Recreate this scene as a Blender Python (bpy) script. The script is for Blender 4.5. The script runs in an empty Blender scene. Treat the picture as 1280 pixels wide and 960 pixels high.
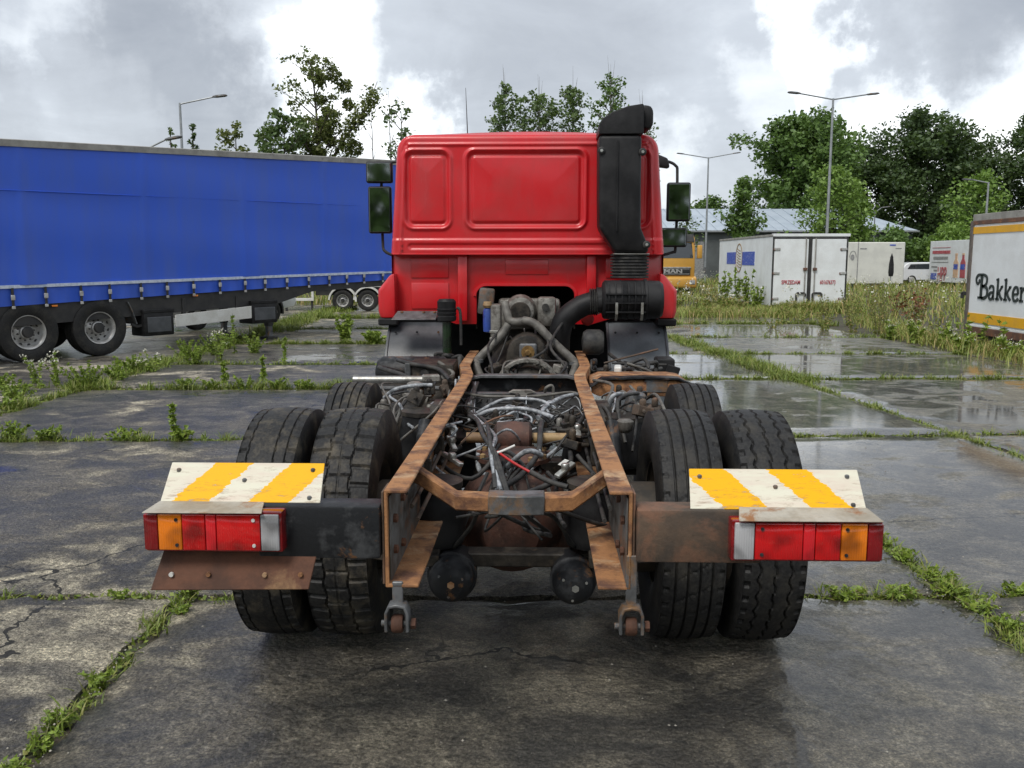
import bpy, bmesh, math, random
import numpy as np
from mathutils import Vector, Matrix, Euler
R = math.radians
rnd = random.Random(7)
sc = bpy.context.scene
C = sc.collection

# ------------------------------------------------------------------ camera
cam_d = bpy.data.cameras.new('camera')
cam = bpy.data.objects.new('camera', cam_d); C.objects.link(cam)
cam.location = (0, 0, 1.78)
cam.rotation_euler = (R(90) - math.atan(155 / 1120.0), 0, 0)
cam_d.sensor_width = 36.0
cam_d.lens = 36.0 * 1120 / 1280
cam_d.clip_start = 0.05; cam_d.clip_end = 2000
sc.camera = cam
sc.render.resolution_x = 1024; sc.render.resolution_y = 768

# ------------------------------------------------------------------ world: broken overcast
SUN_EL, SUN_AZ = R(55), R(212)
world = bpy.data.worlds.new('World'); sc.world = world
world.use_nodes = True
nt = world.node_tree; nt.nodes.clear()
def N(t, **k):
    n = nt.nodes.new(t)
    for a, b in k.items():
        if a == 'i':
            for q, w in b.items(): n.inputs[q].default_value = w
        else: setattr(n, a, b)
    return n
def L(a, b): nt.links.new(a, b)
def MATH(op, a, b=None, clamp=False):
    n = N('ShaderNodeMath', operation=op, use_clamp=clamp)
    for i, x in enumerate((a, b)):
        if x is None: continue
        if isinstance(x, (int, float)): n.inputs[i].default_value = x
        else: L(x, n.inputs[i])
    return n.outputs[0]
sky = N('ShaderNodeTexSky', sky_type='NISHITA', sun_disc=False, sun_elevation=SUN_EL, sun_rotation=SUN_AZ, air_density=1.0, dust_density=2.0)
tc = N('ShaderNodeTexCoord')
sep = N('ShaderNodeSeparateXYZ'); L(tc.outputs['Generated'], sep.inputs[0])
# cloud layer seen as a flat deck overhead: direction / (height + offset)
zz = MATH('ADD', MATH('MAXIMUM', sep.outputs['Z'], 0.0), 0.22)
cx = MATH('DIVIDE', sep.outputs['X'], zz); cyy = MATH('DIVIDE', sep.outputs['Y'], zz)
comb = N('ShaderNodeCombineXYZ'); L(cx, comb.inputs[0]); L(cyy, comb.inputs[1]); comb.inputs[2].default_value = 0.0
def NOISE(vec, scale, detail=8, rough=0.55, dist=0.0, w=None):
    n = N('ShaderNodeTexNoise', i={'Scale': scale, 'Detail': detail, 'Roughness': rough, 'Distortion': dist}); L(vec, n.inputs['Vector']); return n.outputs['Fac']
mp = N('ShaderNodeMapping', i={'Location': (3.1, 7.7, 0.0)}); L(comb.outputs[0], mp.inputs[0])
big = NOISE(mp.outputs[0], 0.75, 3, 0.5, 0.3)
mid = NOISE(mp.outputs[0], 2.3, 9, 0.6, 0.5)
dirn = N('ShaderNodeVectorMath', operation='NORMALIZE'); L(tc.outputs['Generated'], dirn.inputs[0])
wob = N('ShaderNodeTexNoise', i={'Scale': 9.0, 'Detail': 7.0, 'Roughness': 0.6}); L(dirn.outputs[0], wob.inputs['Vector'])
wv = N('ShaderNodeVectorMath', operation='MULTIPLY_ADD'); L(wob.outputs['Color'], wv.inputs[0]); wv.inputs[1].default_value = (0.22, 0.1, 0.2); wv.inputs[2].default_value = (-0.11, -0.05, -0.10)
wad = N('ShaderNodeVectorMath', operation='ADD'); L(dirn.outputs[0], wad.inputs[0]); L(wv.outputs[0], wad.inputs[1])
wn = N('ShaderNodeVectorMath', operation='NORMALIZE'); L(wad.outputs[0], wn.inputs[0])
# openings in the deck where the bright upper cloud shows: (azimuth deg from +Y, elevation deg, angular radius deg, gain)
OPEN = [(-11.5, 10.5, 5.2, 1.0), (-6.5, 8.0, 3.6, .9), (-16.0, 14.2, 2.6, .45), (-26.5, 13.0, 2.6, .5), (-24, 9.0, 3.2, .3), (-33, 8.0, 3.6, .8), (18.0, 12.4, 2.6, .75), (15.5, 10.2, 3.0, .35), (29, 7.6, 4.4, .9), (23, 6.5, 3.6, .7), (36, 8.5, 5.0, .8), (8, 5, 4, .45), (-60, 20, 12, .7), (70, 25, 14, .7), (150, 18, 15, .7), (-140, 22, 16, .7), (20, 60, 16, .6), (-120, 55, 18, .6), (100, 45, 12, .6)]
acc = None
for az, el, rad, g in OPEN:
    d = (math.sin(R(az)) * math.cos(R(el)), math.cos(R(az)) * math.cos(R(el)), math.sin(R(el)))
    dp = N('ShaderNodeVectorMath', operation='DOT_PRODUCT'); L(wn.outputs[0], dp.inputs[0]); dp.inputs[1].default_value = d
    mr = N('ShaderNodeMapRange', interpolation_type='SMOOTHSTEP', i={'From Min': math.cos(R(rad * 1.25)), 'From Max': math.cos(R(rad * .35)), 'To Min': 0.0, 'To Max': g}); L(dp.outputs['Value'], mr.inputs['Value'])
    acc = mr.outputs[0] if acc is None else MATH('MAXIMUM', acc, mr.outputs[0])
# thicker, darker banks
BANK = [(27.5, 14.0, 5.5, .30), (34, 15.5, 6, .26), (-20.5, 10.5, 5.0, .18), (-33, 15, 6, .22), (3, 13, 7, .16), (-20, 16.5, 5, .2), (60, 40, 18, .25), (-90, 35, 18, .25), (180, 40, 20, .25), (0, 75, 20, .2)]
bank = None
for az, el, rad, g in BANK:
    d = (math.sin(R(az)) * math.cos(R(el)), math.cos(R(az)) * math.cos(R(el)), math.sin(R(el)))
    dp = N('ShaderNodeVectorMath', operation='DOT_PRODUCT'); L(wn.outputs[0], dp.inputs[0]); dp.inputs[1].default_value = d
    mr = N('ShaderNodeMapRange', interpolation_type='SMOOTHSTEP', i={'From Min': math.cos(R(rad * 1.35)), 'From Max': math.cos(R(rad * .3)), 'To Min': 0.0, 'To Max': g}); L(dp.outputs['Value'], mr.inputs['Value'])
    bank = mr.outputs[0] if bank is None else MATH('MAXIMUM', bank, mr.outputs[0])
dens = MATH('ADD', MATH('MULTIPLY', big, 0.55), MATH('MULTIPLY', mid, 0.45))
val = MATH('ADD', MATH('SUBTRACT', MATH('MULTIPLY', dens, 1.05), 0.34), MATH('SUBTRACT', MATH('MULTIPLY', acc, 0.55), bank))
val = MATH('ADD', MATH('MULTIPLY', val, 0.72), 0.24)
ramp = N('ShaderNodeValToRGB'); L(val, ramp.inputs[0])
K = 8.3
el = ramp.color_ramp.elements
el[0].position = 0.0; el[0].color = (0.19, 0.21, 0.245, 1)
el[1].position = 0.925; el[1].color = (1.25, 1.25, 1.25, 1)
for p, c in ((0.26, (0.335, .358, .392)), (0.40, (0.42, .45, .49)), (0.53, (0.60, .635, .67)), (0.69, (0.86, .88, .90))):
    e = el.new(p); e.color = (*c, 1)
sca = N('ShaderNodeVectorMath', operation='SCALE'); L(ramp.outputs[0], sca.inputs[0]); sca.inputs['Scale'].default_value = K
mix = N('ShaderNodeMix', data_type='RGBA', i={'Factor': 0.93}); L(sky.outputs[0], mix.inputs['A']); L(sca.outputs[0], mix.inputs['B'])
bg = N('ShaderNodeBackground', i={'Strength': 0.12}); L(mix.outputs['Result'], bg.inputs['Color'])
out = N('ShaderNodeOutputWorld'); L(bg.outputs[0], out.inputs[0])

# ------------------------------------------------------------------ sun through the cloud
sun_d = bpy.data.lights.new('sun', 'SUN'); sun_d.energy = 1.5; sun_d.angle = R(20); sun_d.color = (1.0, 0.96, 0.9)
sun = bpy.data.objects.new('sun', sun_d); C.objects.link(sun)
sdir = Vector((math.sin(SUN_AZ) * math.cos(SUN_EL), math.cos(SUN_AZ) * math.cos(SUN_EL), math.sin(SUN_EL)))
sun.rotation_euler = (-sdir).to_track_quat('-Z', 'Y').to_euler()

vs = sc.view_settings
vs.view_transform = 'Standard'; vs.look = 'None'; vs.exposure = 0.72; vs.gamma = 1.0; vs.use_curve_mapping = False

# ------------------------------------------------------------------ helpers
def tag(o, label=None, cat=None, group=None, kind=None):
    if label: o['label'] = label
    if cat: o['category'] = cat
    if group: o['group'] = group
    if kind: o['kind'] = kind
    return o
def empty(name, loc=(0, 0, 0), rz=0, rx=0):
    o = bpy.data.objects.new(name, None); C.objects.link(o)
    o.location = loc; o.rotation_euler = (rx, 0, rz); o.empty_display_size = 0.2
    return o
def link(name, me, mat=None, parent=None):
    o = bpy.data.objects.new(name, me); C.objects.link(o)
    if mat is not None and not me.materials: me.materials.append(mat)
    if parent is not None: o.parent = parent
    return o
def catmull(pts, n=6):
    P = [Vector(p) for p in pts]
    if len(P) < 3: return P
    out = []
    for i in range(len(P) - 1):
        p0 = P[max(i - 1, 0)]; p1 = P[i]; p2 = P[i + 1]; p3 = P[min(i + 2, len(P) - 1)]
        for k in range(n):
            t = k / n
            out.append(0.5 * ((2 * p1) + (-p0 + p2) * t + (2 * p0 - 5 * p1 + 4 * p2 - p3) * t * t + (-p0 + 3 * p1 - 3 * p2 + p3) * t ** 3))
    out.append(P[-1]); return out
class MB:
    def __init__(s): s.v = []; s.f = []
    def add(s, v, f):
        b = len(s.v); s.v += [tuple(x) for x in v]; s.f += [tuple(i + b for i in q) for q in f]; return s
    def box(s, c, d, rot=(0, 0, 0)):
        M = Euler(rot).to_matrix(); c = Vector(c)
        v = [c + M @ Vector((x * d[0] / 2, y * d[1] / 2, z * d[2] / 2)) for x in (-1, 1) for y in (-1, 1) for z in (-1, 1)]
        return s.add(v, [(0, 1, 3, 2), (4, 6, 7, 5), (0, 4, 5, 1), (2, 3, 7, 6), (0, 2, 6, 4), (1, 5, 7, 3)])
    def bb(s, x0, x1, y0, y1, z0, z1):
        return s.box(((x0 + x1) / 2, (y0 + y1) / 2, (z0 + z1) / 2), (x1 - x0, y1 - y0, z1 - z0))
    def tube(s, pts, r, n=8, caps=True, flat=1.0):
        P = [Vector(p) for p in pts]; k = len(P); rr = r if isinstance(r, (list, tuple)) else [r] * k
        prev = None; v = []
        for i in range(k):
            t = (P[min(i + 1, k - 1)] - P[max(i - 1, 0)])
            t = t.normalized() if t.length > 1e-9 else Vector((0, 0, 1))
            if prev is None:
                a = Vector((0, 0, 1)) if abs(t.z) < 0.9 else Vector((1, 0, 0))
                u = t.cross(a).normalized()
            else:
                u = (prev - t * prev.dot(t)); u = u.normalized() if u.length > 1e-6 else t.orthogonal().normalized()
            prev = u; w = t.cross(u)
            for j in range(n):
                a = 2 * math.pi * j / n
                v.append(P[i] + (u * math.cos(a) + w * math.sin(a) * flat) * rr[i])
        f = [(i * n + j, i * n + (j + 1) % n, (i + 1) * n + (j + 1) % n, (i + 1) * n + j) for i in range(k - 1) for j in range(n)]
        if caps: f += [tuple(range(n))[::-1], tuple((k - 1) * n + j for j in range(n))]
        return s.add(v, f)
    def lathe(s, prof, o=(0, 0, 0), axis='z', n=24, caps=True, sc2=(1, 1), open0=False):
        o = Vector(o); v = []
        for r, h in prof:
            for j in range(n):
                a = 2 * math.pi * j / n; p, q = r * math.cos(a) * sc2[0], r * math.sin(a) * sc2[1]
                v.append(o + (Vector((p, q, h)) if axis == 'z' else Vector((h, p, q)) if axis == 'x' else Vector((q, h, p))))
        k = len(prof)
        f = [(i * n + j, i * n + (j + 1) % n, (i + 1) * n + (j + 1) % n, (i + 1) * n + j) for i in range(k - 1) for j in range(n)]
        if caps: f += ([] if open0 else [tuple(range(n))[::-1]]) + [tuple((k - 1) * n + j for j in range(n))]
        return s.add(v, f)
    def prism(s, poly, a, b, plane='xz'):
        def q(p, h): return (p[0], h, p[1]) if plane == 'xz' else (h, p[0], p[1]) if plane == 'yz' else (p[0], p[1], h)
        k = len(poly); v = [q(p, a) for p in poly] + [q(p, b) for p in poly]
        return s.add(v, [tuple(range(k)), tuple(range(2 * k - 1, k - 1, -1))] + [(i, i + k, (i + 1) % k + k, (i + 1) % k) for i in range(k)])
    def loft(s, rings, caps=True, closed=True):
        n = len(rings[0]); v = [p for r in rings for p in r]; f = []
        for i in range(len(rings) - 1):
            for j in range(n if closed else n - 1):
                f.append((i * n + j, i * n + (j + 1) % n, (i + 1) * n + (j + 1) % n, (i + 1) * n + j))
        if caps and closed: f += [tuple(range(n))[::-1], tuple((len(rings) - 1) * n + j for j in range(n))]
        return s.add(v, f)
    def sheet(s, quad, t):
        q = [Vector(p) for p in quad]; n = (q[1] - q[0]).cross(q[3] - q[0]).normalized() * t
        v = q + [p - n for p in q]
        return s.add(v, [(0, 1, 2, 3), (7, 6, 5, 4), (0, 4, 5, 1), (1, 5, 6, 2), (2, 6, 7, 3), (3, 7, 4, 0)])
    def strip(s, pts2, t, a, b, plane='yz'):   # open 2D polyline thickened by t, extruded a..b
        P = [Vector((p[0], p[1])) for p in pts2]; up = []; dn = []
        for i, p in enumerate(P):
            d = (P[min(i + 1, len(P) - 1)] - P[max(i - 1, 0)]).normalized(); n = Vector((-d.y, d.x)) * t / 2
            up.append(p + n); dn.append(p - n)
        return s.prism(up + dn[::-1], a, b, plane) if len(P) < 3 else s._strip(up, dn, a, b, plane)
    def _strip(s, up, dn, a, b, plane):
        for i in range(len(up) - 1):
            pass
        def q(p, h): return (p[0], h, p[1]) if plane == 'xz' else (h, p[0], p[1]) if plane == 'yz' else (p[0], p[1], h)
        return s.loft([[q(u, a), q(u, b), q(d, b), q(d, a)] for u, d in zip(up, dn)])
    def mesh(s, name='m', bevel=0, seg=1, smooth=35):
        me = bpy.data.meshes.new(name); me.from_pydata(s.v, [], s.f)
        bm = bmesh.new(); bm.from_mesh(me)
        bmesh.ops.recalc_face_normals(bm, faces=bm.faces)
        if bevel:
            ed = [e for e in bm.edges if len(e.link_faces) == 2 and e.calc_face_angle(0) > R(28)]
            bmesh.ops.bevel(bm, geom=ed, offset=bevel, segments=seg, profile=0.5, affect='EDGES', clamp_overlap=True)
        bm.to_mesh(me); bm.free()
        if smooth:
            me.polygons.foreach_set('use_smooth', [True] * len(me.polygons)); me.set_sharp_from_angle(angle=R(smooth))
        return me
    def build(s, name, mat, parent=None, bevel=0, seg=1, smooth=35):
        return link(name, s.mesh(name, bevel, seg, smooth), mat, parent)
def npmesh(name, V, F, smooth=False):
    """fast mesh from numpy verts and a list of equal-length face arrays (quads or tris)"""
    me = bpy.data.meshes.new(name)
    V = np.asarray(V, dtype=np.float32); loops = []; starts = []; tot = 0
    for A in F:
        A = np.asarray(A, dtype=np.int32)
        if not len(A): continue
        starts.append(np.arange(len(A), dtype=np.int32) * A.shape[1] + tot); tot += A.size; loops.append(A.ravel())
    loops = np.concatenate(loops); starts = np.concatenate(starts)
    me.vertices.add(len(V)); me.vertices.foreach_set('co', V.ravel())
    me.loops.add(len(loops)); me.loops.foreach_set('vertex_index', loops)
    me.polygons.add(len(starts)); me.polygons.foreach_set('loop_start', starts)
    me.update(calc_edges=True); me.validate()
    if smooth: me.polygons.foreach_set('use_smooth', np.ones(len(me.polygons), dtype=bool))
    return me
def copy_tree(o, parent=None):
    c = o.copy(); C.objects.link(c); c.parent = parent
    for ch in o.children: copy_tree(ch, c)
    return c

# ------------------------------------------------------------------ materials
class NT:
    def __init__(s, name):
        s.m = bpy.data.materials.new(name); s.m.use_nodes = True; s.t = s.m.node_tree
        s.b = s.t.nodes['Principled BSDF']; s.tc = None
    def n(s, t, i=None, **k):
        n = s.t.nodes.new(t)
        for a, b in k.items(): setattr(n, a, b)
        for a, b in (i or {}).items():
            if isinstance(b, bpy.types.NodeSocket): s.t.links.new(b, n.inputs[a])
            else: n.inputs[a].default_value = b
        return n
    def l(s, a, b): s.t.links.new(a, b)
    def co(s, kind='Object'):
        if s.tc is None: s.tc = s.n('ShaderNodeTexCoord')
        return s.tc.outputs[kind]
    def noise(s, scale, detail=5, rough=0.55, dist=0, vec=None, col=False):
        n = s.n('ShaderNodeTexNoise', {'Scale': scale, 'Detail': detail, 'Roughness': rough, 'Distortion': dist, 'Vector': vec if vec is not None else s.co()})
        return n.outputs['Color' if col else 'Fac']
    def ramp(s, fac, stops, interp='LINEAR'):
        r = s.n('ShaderNodeValToRGB', {'Fac': fac}); e = r.color_ramp.elements; r.color_ramp.interpolation = interp
        stops = [(p, (c, c, c) if isinstance(c, (int, float)) else c) for p, c in stops]
        e[0].position = stops[0][0]; e[0].color = (*stops[0][1], 1); e[1].position = stops[-1][0]; e[1].color = (*stops[-1][1], 1)
        for p, c in stops[1:-1]:
            x = e.new(p); x.color = (*c, 1)
        return r.outputs['Color']
    def mix(s, f, a, b, blend='MIX'):
        n = s.n('ShaderNodeMix', data_type='RGBA', blend_type=blend)
        for k, x in (('Factor', f), ('A', a), ('B', b)):
            if isinstance(x, bpy.types.NodeSocket): s.l(x, n.inputs[k])
            else: n.inputs[k].default_value = (*x, 1) if isinstance(x, tuple) else x
        return n.outputs['Result']
    def math(s, op, a, b=0.0, clamp=False):
        n = s.n('ShaderNodeMath', operation=op, use_clamp=clamp)
        for i, x in enumerate((a, b)):
            if isinstance(x, bpy.types.NodeSocket): s.l(x, n.inputs[i])
            else: n.inputs[i].default_value = x
        return n.outputs[0]
    def set(s, **k):
        for a, b in k.items():
            a = {'base': 'Base Color', 'rough': 'Roughness', 'metal': 'Metallic', 'coat': 'Coat Weight', 'crough': 'Coat Roughness', 'spec': 'Specular IOR Level', 'trans': 'Transmission Weight', 'sub': 'Subsurface Weight', 'ior': 'IOR'}.get(a, a)
            if isinstance(b, bpy.types.NodeSocket): s.l(b, s.b.inputs[a])
            else: s.b.inputs[a].default_value = (*b, 1) if isinstance(b, tuple) else b
        return s
    def bump(s, h, strength=0.3, dist=0.01):
        n = s.n('ShaderNodeBump', {'Height': h, 'Strength': strength, 'Distance': dist}); s.l(n.outputs[0], s.b.inputs['Normal']); return s
def worn(name, c1, c2, scale=6, rough=0.5, rvar=0.2, metal=0.0, edge=(.42, .6), c3=None, e3=(.6, .72), bump=0.15, s3=None, coat=0.0, bscale=60, detail=7, spec=0.5):
    """base colour c1 broken up by c2 blotches and (rarer) c3 patches, varying gloss, fine relief"""
    t = NT(name)
    f = t.noise(scale, detail, 0.62)
    col = t.mix(t.ramp(f, [(edge[0], 0.0), (edge[1], 1.0)]), c1, c2)
    if c3:
        g = t.noise((s3 or scale * 1.7), 8, 0.68, 0.4); col = t.mix(t.ramp(g, [(e3[0], 0.0), (e3[1], 1.0)]), col, c3)
    h = t.noise(bscale, 5, 0.6)
    col = t.mix(0.25, col, t.ramp(h, [(.3, .35), (.7, 1.0)]), 'MULTIPLY')
    t.set(base=col, rough=t.math('ADD', t.math('MULTIPLY', f, rvar * 2), rough - rvar, True), metal=metal, coat=coat, spec=spec)
    t.bump(h, bump, 0.004)
    return t.m
# ------------------------------------------------------------------ ground materials
def slab_material():
    t = NT('wet_weathered_concrete')
    geo = t.n('ShaderNodeNewGeometry'); pos = geo.outputs['Position']
    oi = t.n('ShaderNodeObjectInfo').outputs['Random']
    off = t.n('ShaderNodeVectorMath', operation='MULTIPLY_ADD'); t.l(pos, off.inputs[0]); off.inputs[1].default_value = (1, 1, 1)
    cmb = t.n('ShaderNodeCombineXYZ', {'Z': t.math('MULTIPLY', oi, 9.0)}); t.l(cmb.outputs[0], off.inputs[2])
    p2 = off.outputs[0]
    st = t.n('ShaderNodeMapping', {'Scale': (0.95, 1.25, 1.0), 'Rotation': (0, 0, 0.5), 'Vector': pos}).outputs[0]
    big = t.noise(0.45, 6, 0.6, 0.6, vec=p2); streak = t.noise(1.7, 9, 0.66, 0.8, vec=st)
    med = t.noise(5, 8, 0.65, vec=p2); fine = t.noise(55, 6, 0.7, vec=p2); grit = t.noise(95, 6, 0.8, vec=p2)
    pit = t.noise(24, 8, .72, .3, vec=p2)
    dry = t.mix(t.ramp(med, [(.40, 0.0), (.60, 1.0)]), (0.52, 0.49, 0.40), (0.30, 0.28, 0.235))
    dry = t.mix(t.ramp(streak, [(.44, 0.0), (.58, 1.0)]), dry, (0.16, 0.155, 0.142))
    dry = t.mix(.8, dry, t.ramp(pit, [(.34, .12), (.45, .65), (.58, 1.05), (.70, 1.75)]), 'MULTIPLY')
    dry = t.mix(.85, dry, t.ramp(grit, [(.36, .10), (.5, .8), (.64, 1.9)]), 'MULTIPLY')
    dry = t.mix(.5, dry, t.ramp(fine, [(.3, .4), (.7, 1.2)]), 'MULTIPLY')
    dry = t.mix(1.0, dry, (1.85, 1.76, 1.60), 'MULTIPLY')
    # tar and oil spots
    tar = t.ramp(t.noise(1.9, 9, 0.72, .2, vec=p2), [(.655, 0.0), (.685, 1.0)])
    dry = t.mix(tar, dry, (0.022, 0.022, 0.026))
    wp = t.n('ShaderNodeVectorMath', {0: pos}, operation='ADD'); t.l(t.noise(1.1, 5, .6, vec=pos, col=True), wp.inputs[1])
    ce = t.n('ShaderNodeTexVoronoi', {'Scale': .42, 'Vector': wp.outputs[0]}, feature='DISTANCE_TO_EDGE').outputs['Distance']
    crack = t.math('MULTIPLY', t.math('LESS_THAN', ce, .0045), t.ramp(t.noise(.5, 3, .5, vec=pos), [(.46, 0.0), (.52, 1.0)]))
    dry = t.mix(crack, dry, (0.03, 0.028, 0.024))
    # wetness: larger pools low in the slab, damp film elsewhere; the dry crust stays on the high spots
    w = t.math('ADD', t.math('MULTIPLY', big, 0.62), t.math('MULTIPLY', streak, 0.42))
    w = t.math('ADD', w, t.math('MULTIPLY', t.math('SUBTRACT', oi, 0.5), 0.14))
    # the yard falls away from the camera: damp near, wetter further out
    sp = t.n('ShaderNodeSeparateXYZ', {'Vector': pos})
    slope = t.n('ShaderNodeMapRange', {'Value': sp.outputs['Y'], 'From Min': 3.0, 'From Max': 9.0, 'To Min': -0.04, 'To Max': 0.10}).outputs[0]
    lft = t.n('ShaderNodeMapRange', {'Value': sp.outputs['X'], 'From Min': -1.6, 'From Max': -0.2, 'To Min': -0.065, 'To Max': 0.085}).outputs[0]
    w = t.math('ADD', t.math('ADD', w, slope), lft)
    w = t.math('ADD', w, t.math('MULTIPLY', t.math('SUBTRACT', t.math('ADD', t.math('MULTIPLY', pit, .6), t.math('MULTIPLY', med, .4)), .5), .20))
    damp = t.ramp(w, [(.44, 0.0), (.50, 1.0)])
    film = t.ramp(w, [(.46, 0.0), (.58, 1.0)])
    pool = t.ramp(w, [(.635, 0.0), (.675, 1.0)])
    col = t.mix(damp, dry, t.mix(1.0, dry, (0.38, 0.375, 0.375), 'MULTIPLY'))
    rough = t.mix(damp, t.ramp(fine, [(.3, .85), (.7, .65)]), t.ramp(fine, [(.3, .55), (.7, .34)]))
    vor = t.n('ShaderNodeTexVoronoi', {'Scale': 38.0, 'Vector': p2}).outputs['Distance']
    h = t.math('ADD', t.math('MULTIPLY', fine, 0.5), t.math('MULTIPLY', grit, 0.5))
    h = t.math('ADD', t.math('ADD', h, t.math('MULTIPLY', streak, 1.6)), t.math('MULTIPLY', t.math('SUBTRACT', pit, t.math('MULTIPLY', vor, .5)), 1.8))
    t.set(base=col, rough=rough, coat=t.math('ADD', t.math('MULTIPLY', film, 0.8), t.math('MULTIPLY', pool, 0.2), True), crough=t.mix(pool, (0.17, .17, .17), (0.03, .03, .03)))
    t.b.inputs['Coat IOR'].default_value = 1.33
    t.bump(h, 1.0, 0.03)
    # water surface is smoother than the concrete below
    bs = t.n('ShaderNodeBump', {'Height': h, 'Strength': t.math('SUBTRACT', 0.30, t.math('MULTIPLY', pool, 0.29)), 'Distance': 0.010})
    t.l(bs.outputs[0], t.b.inputs['Coat Normal'])
    return t.m
M = {}
M['slab'] = slab_material()
M['soil'] = worn('dark_joint_soil', (0.045, 0.038, 0.028), (0.075, 0.06, 0.04), 4, .9, .05, c3=(0.05, 0.07, 0.02), e3=(.5, .62), bump=.6)
def leafmat(name, cols, rough=0.55, trans=0.25, vein=False):
    t = NT(name)
    g = t.n('ShaderNodeNewGeometry')
    k = len(cols)
    col = t.ramp(g.outputs['Random Per Island'], [(i / (k - 1), c) for i, c in enumerate(cols)])
    t.set(base=col, rough=rough)
    # light passing through the blade
    tr = t.n('ShaderNodeBsdfTranslucent'); t.l(t.mix(0.4, col, (0.25, 0.4, 0.05)), tr.inputs['Color'])
    ms = t.n('ShaderNodeMixShader', {'Fac': trans}); t.l(t.b.outputs[0], ms.inputs[1]); t.l(tr.outputs[0], ms.inputs[2])
    t.l(ms.outputs[0], t.t.nodes['Material Output'].inputs[0])
    return t.m
M['grass'] = leafmat('grass_blades', [(0.08, 0.12, 0.018), (0.16, 0.22, 0.03), (0.22, 0.29, 0.04), (0.27, 0.26, 0.08), (0.14, 0.20, 0.03)])
M['meadow'] = leafmat('tall_meadow_grass', [(0.14, 0.19, 0.035), (0.23, 0.28, 0.055), (0.32, 0.31, 0.09), (0.40, 0.27, 0.12), (0.19, 0.26, 0.04), (0.27, 0.31, 0.06)])
M['weed'] = leafmat('weed_leaves', [(0.13, 0.20, 0.025), (0.20, 0.29, 0.035), (0.27, 0.35, 0.05), (0.16, 0.24, 0.03)])
M['stalk'] = worn('plant_stalk', (0.14, 0.17, 0.05), (0.20, 0.16, 0.08), 8, .7)
M['petal'] = leafmat('pale_flower_heads', [(0.70, 0.69, 0.60), (0.62, 0.60, 0.48), (0.75, 0.74, 0.68)], trans=.2)
M['rustweed'] = leafmat('rust_brown_seed_heads', [(0.18, 0.06, 0.025), (0.24, 0.10, 0.04), (0.13, 0.05, 0.02)], trans=.1)

# ------------------------------------------------------------------ ground sheet and slabs
g = MB()
n = 44
def gy(i): return -12 + (i / n) ** 2.2 * 900
xs = [-900, -300, -120, -60, -30, -15, 0, 15, 30, 60, 120, 300, 900]
for i in range(n + 1):
    for x in xs: g.v.append((x, gy(i), -0.045))
k = len(xs)
for i in range(n):
    for j in range(k - 1): g.f.append((i * k + j, i * k + j + 1, (i + 1) * k + j + 1, (i + 1) * k + j))
ground = g.build('ground', M['soil'], smooth=0); tag(ground, kind='structure')

COLX = [lambda y: -22.6, lambda y: -18.4, lambda y: -14.3, lambda y: -10.2, lambda y: -5.95 - .008 * y, lambda y: -1.70 - .018 * y, lambda y: 2.60 - .042 * y, lambda y: 5.35 - .08 * y, lambda y: 9.45 - .045 * y, lambda y: 13.2 - .02 * y]
ROWS = {0: [9, 13, 17, 21, 25, 29, 33, 38], 1: [5, 9, 13, 17, 21, 25, 29, 33, 38], 2: [1, 5, 9, 12.7, 16.6, 20.5, 24.5, 28.5, 33, 38], 3: [-3, 1, 4.9, 8.9, 12.5, 16.2, 20.2, 24.2, 28.2, 32.5, 38], 4: [-3, .6, 4.64, 8.86, 12.45, 15.45, 19.3, 23.3, 27.5, 32, 38],
        5: [-3, .6, 4.62, 8.9, 12.9, 17, 21, 25, 29, 33], 6: [-3, .6, 4.64, 9.05, 13.55, 17.1, 20.7, 25.1, 28.6, 32], 7: [-3, .6, 4.75, 9.15, 13.6, 17.15, 20.75, 25.0, 28.2], 8: [-3, .6, 4.9, 9.3, 13.6, 17.6]}
def slab(cx0, cx1, y0, y1, rr):
    gap = 0.035
    nx, ny = 26, 26
    z0 = rr.uniform(-.012, .012); tx = rr.uniform(-.004, .004); ty = rr.uniform(-.004, .004)
    jag = [[rr.uniform(-.032, .026) for _ in range(nx + 1)] for _ in range(4)]
    V = []
    for j in range(ny + 1):
        for i in range(nx + 1):
            v = j / ny; u = i / nx
            y = y0 + gap + (y1 - y0 - 2 * gap) * v
            xa, xb = cx0(y) + gap, cx1(y) - gap
            x = xa + (xb - xa) * u
            z = z0 + tx * (u - .5) * 4 + ty * (v - .5) * 4
            if i in (0, nx): x += jag[0 if i == 0 else 1][j]; z -= .006 + abs(jag[2][j]) * .6
            if j in (0, ny): y += jag[2 if j == 0 else 3][i]; z -= .006 + abs(jag[1][i]) * .6
            V.append((x, y, z))
    b = MB(); b.v = V
    w = nx + 1
    b.f = [(j * w + i, j * w + i + 1, (j + 1) * w + i + 1, (j + 1) * w + i) for j in range(ny) for i in range(nx)]
    rim = [i for i in range(nx)] + [j * w + nx for j in range(ny)] + [ny * w + i for i in range(nx, 0, -1)] + [j * w for j in range(ny, 0, -1)]
    base = len(b.v)
    for q in rim: b.v.append((V[q][0], V[q][1], -0.12))
    m_ = len(rim)
    for a in range(m_): b.f.append((rim[a], base + a, base + (a + 1) % m_, rim[(a + 1) % m_]))
    b.build('concrete_slab', M['slab'], ground, smooth=40)
rr = random.Random(11)
for c in range(9):
    for a, b_ in zip(ROWS[c], ROWS[c][1:]): slab(COLX[c], COLX[c + 1], a, b_, rr)

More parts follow.
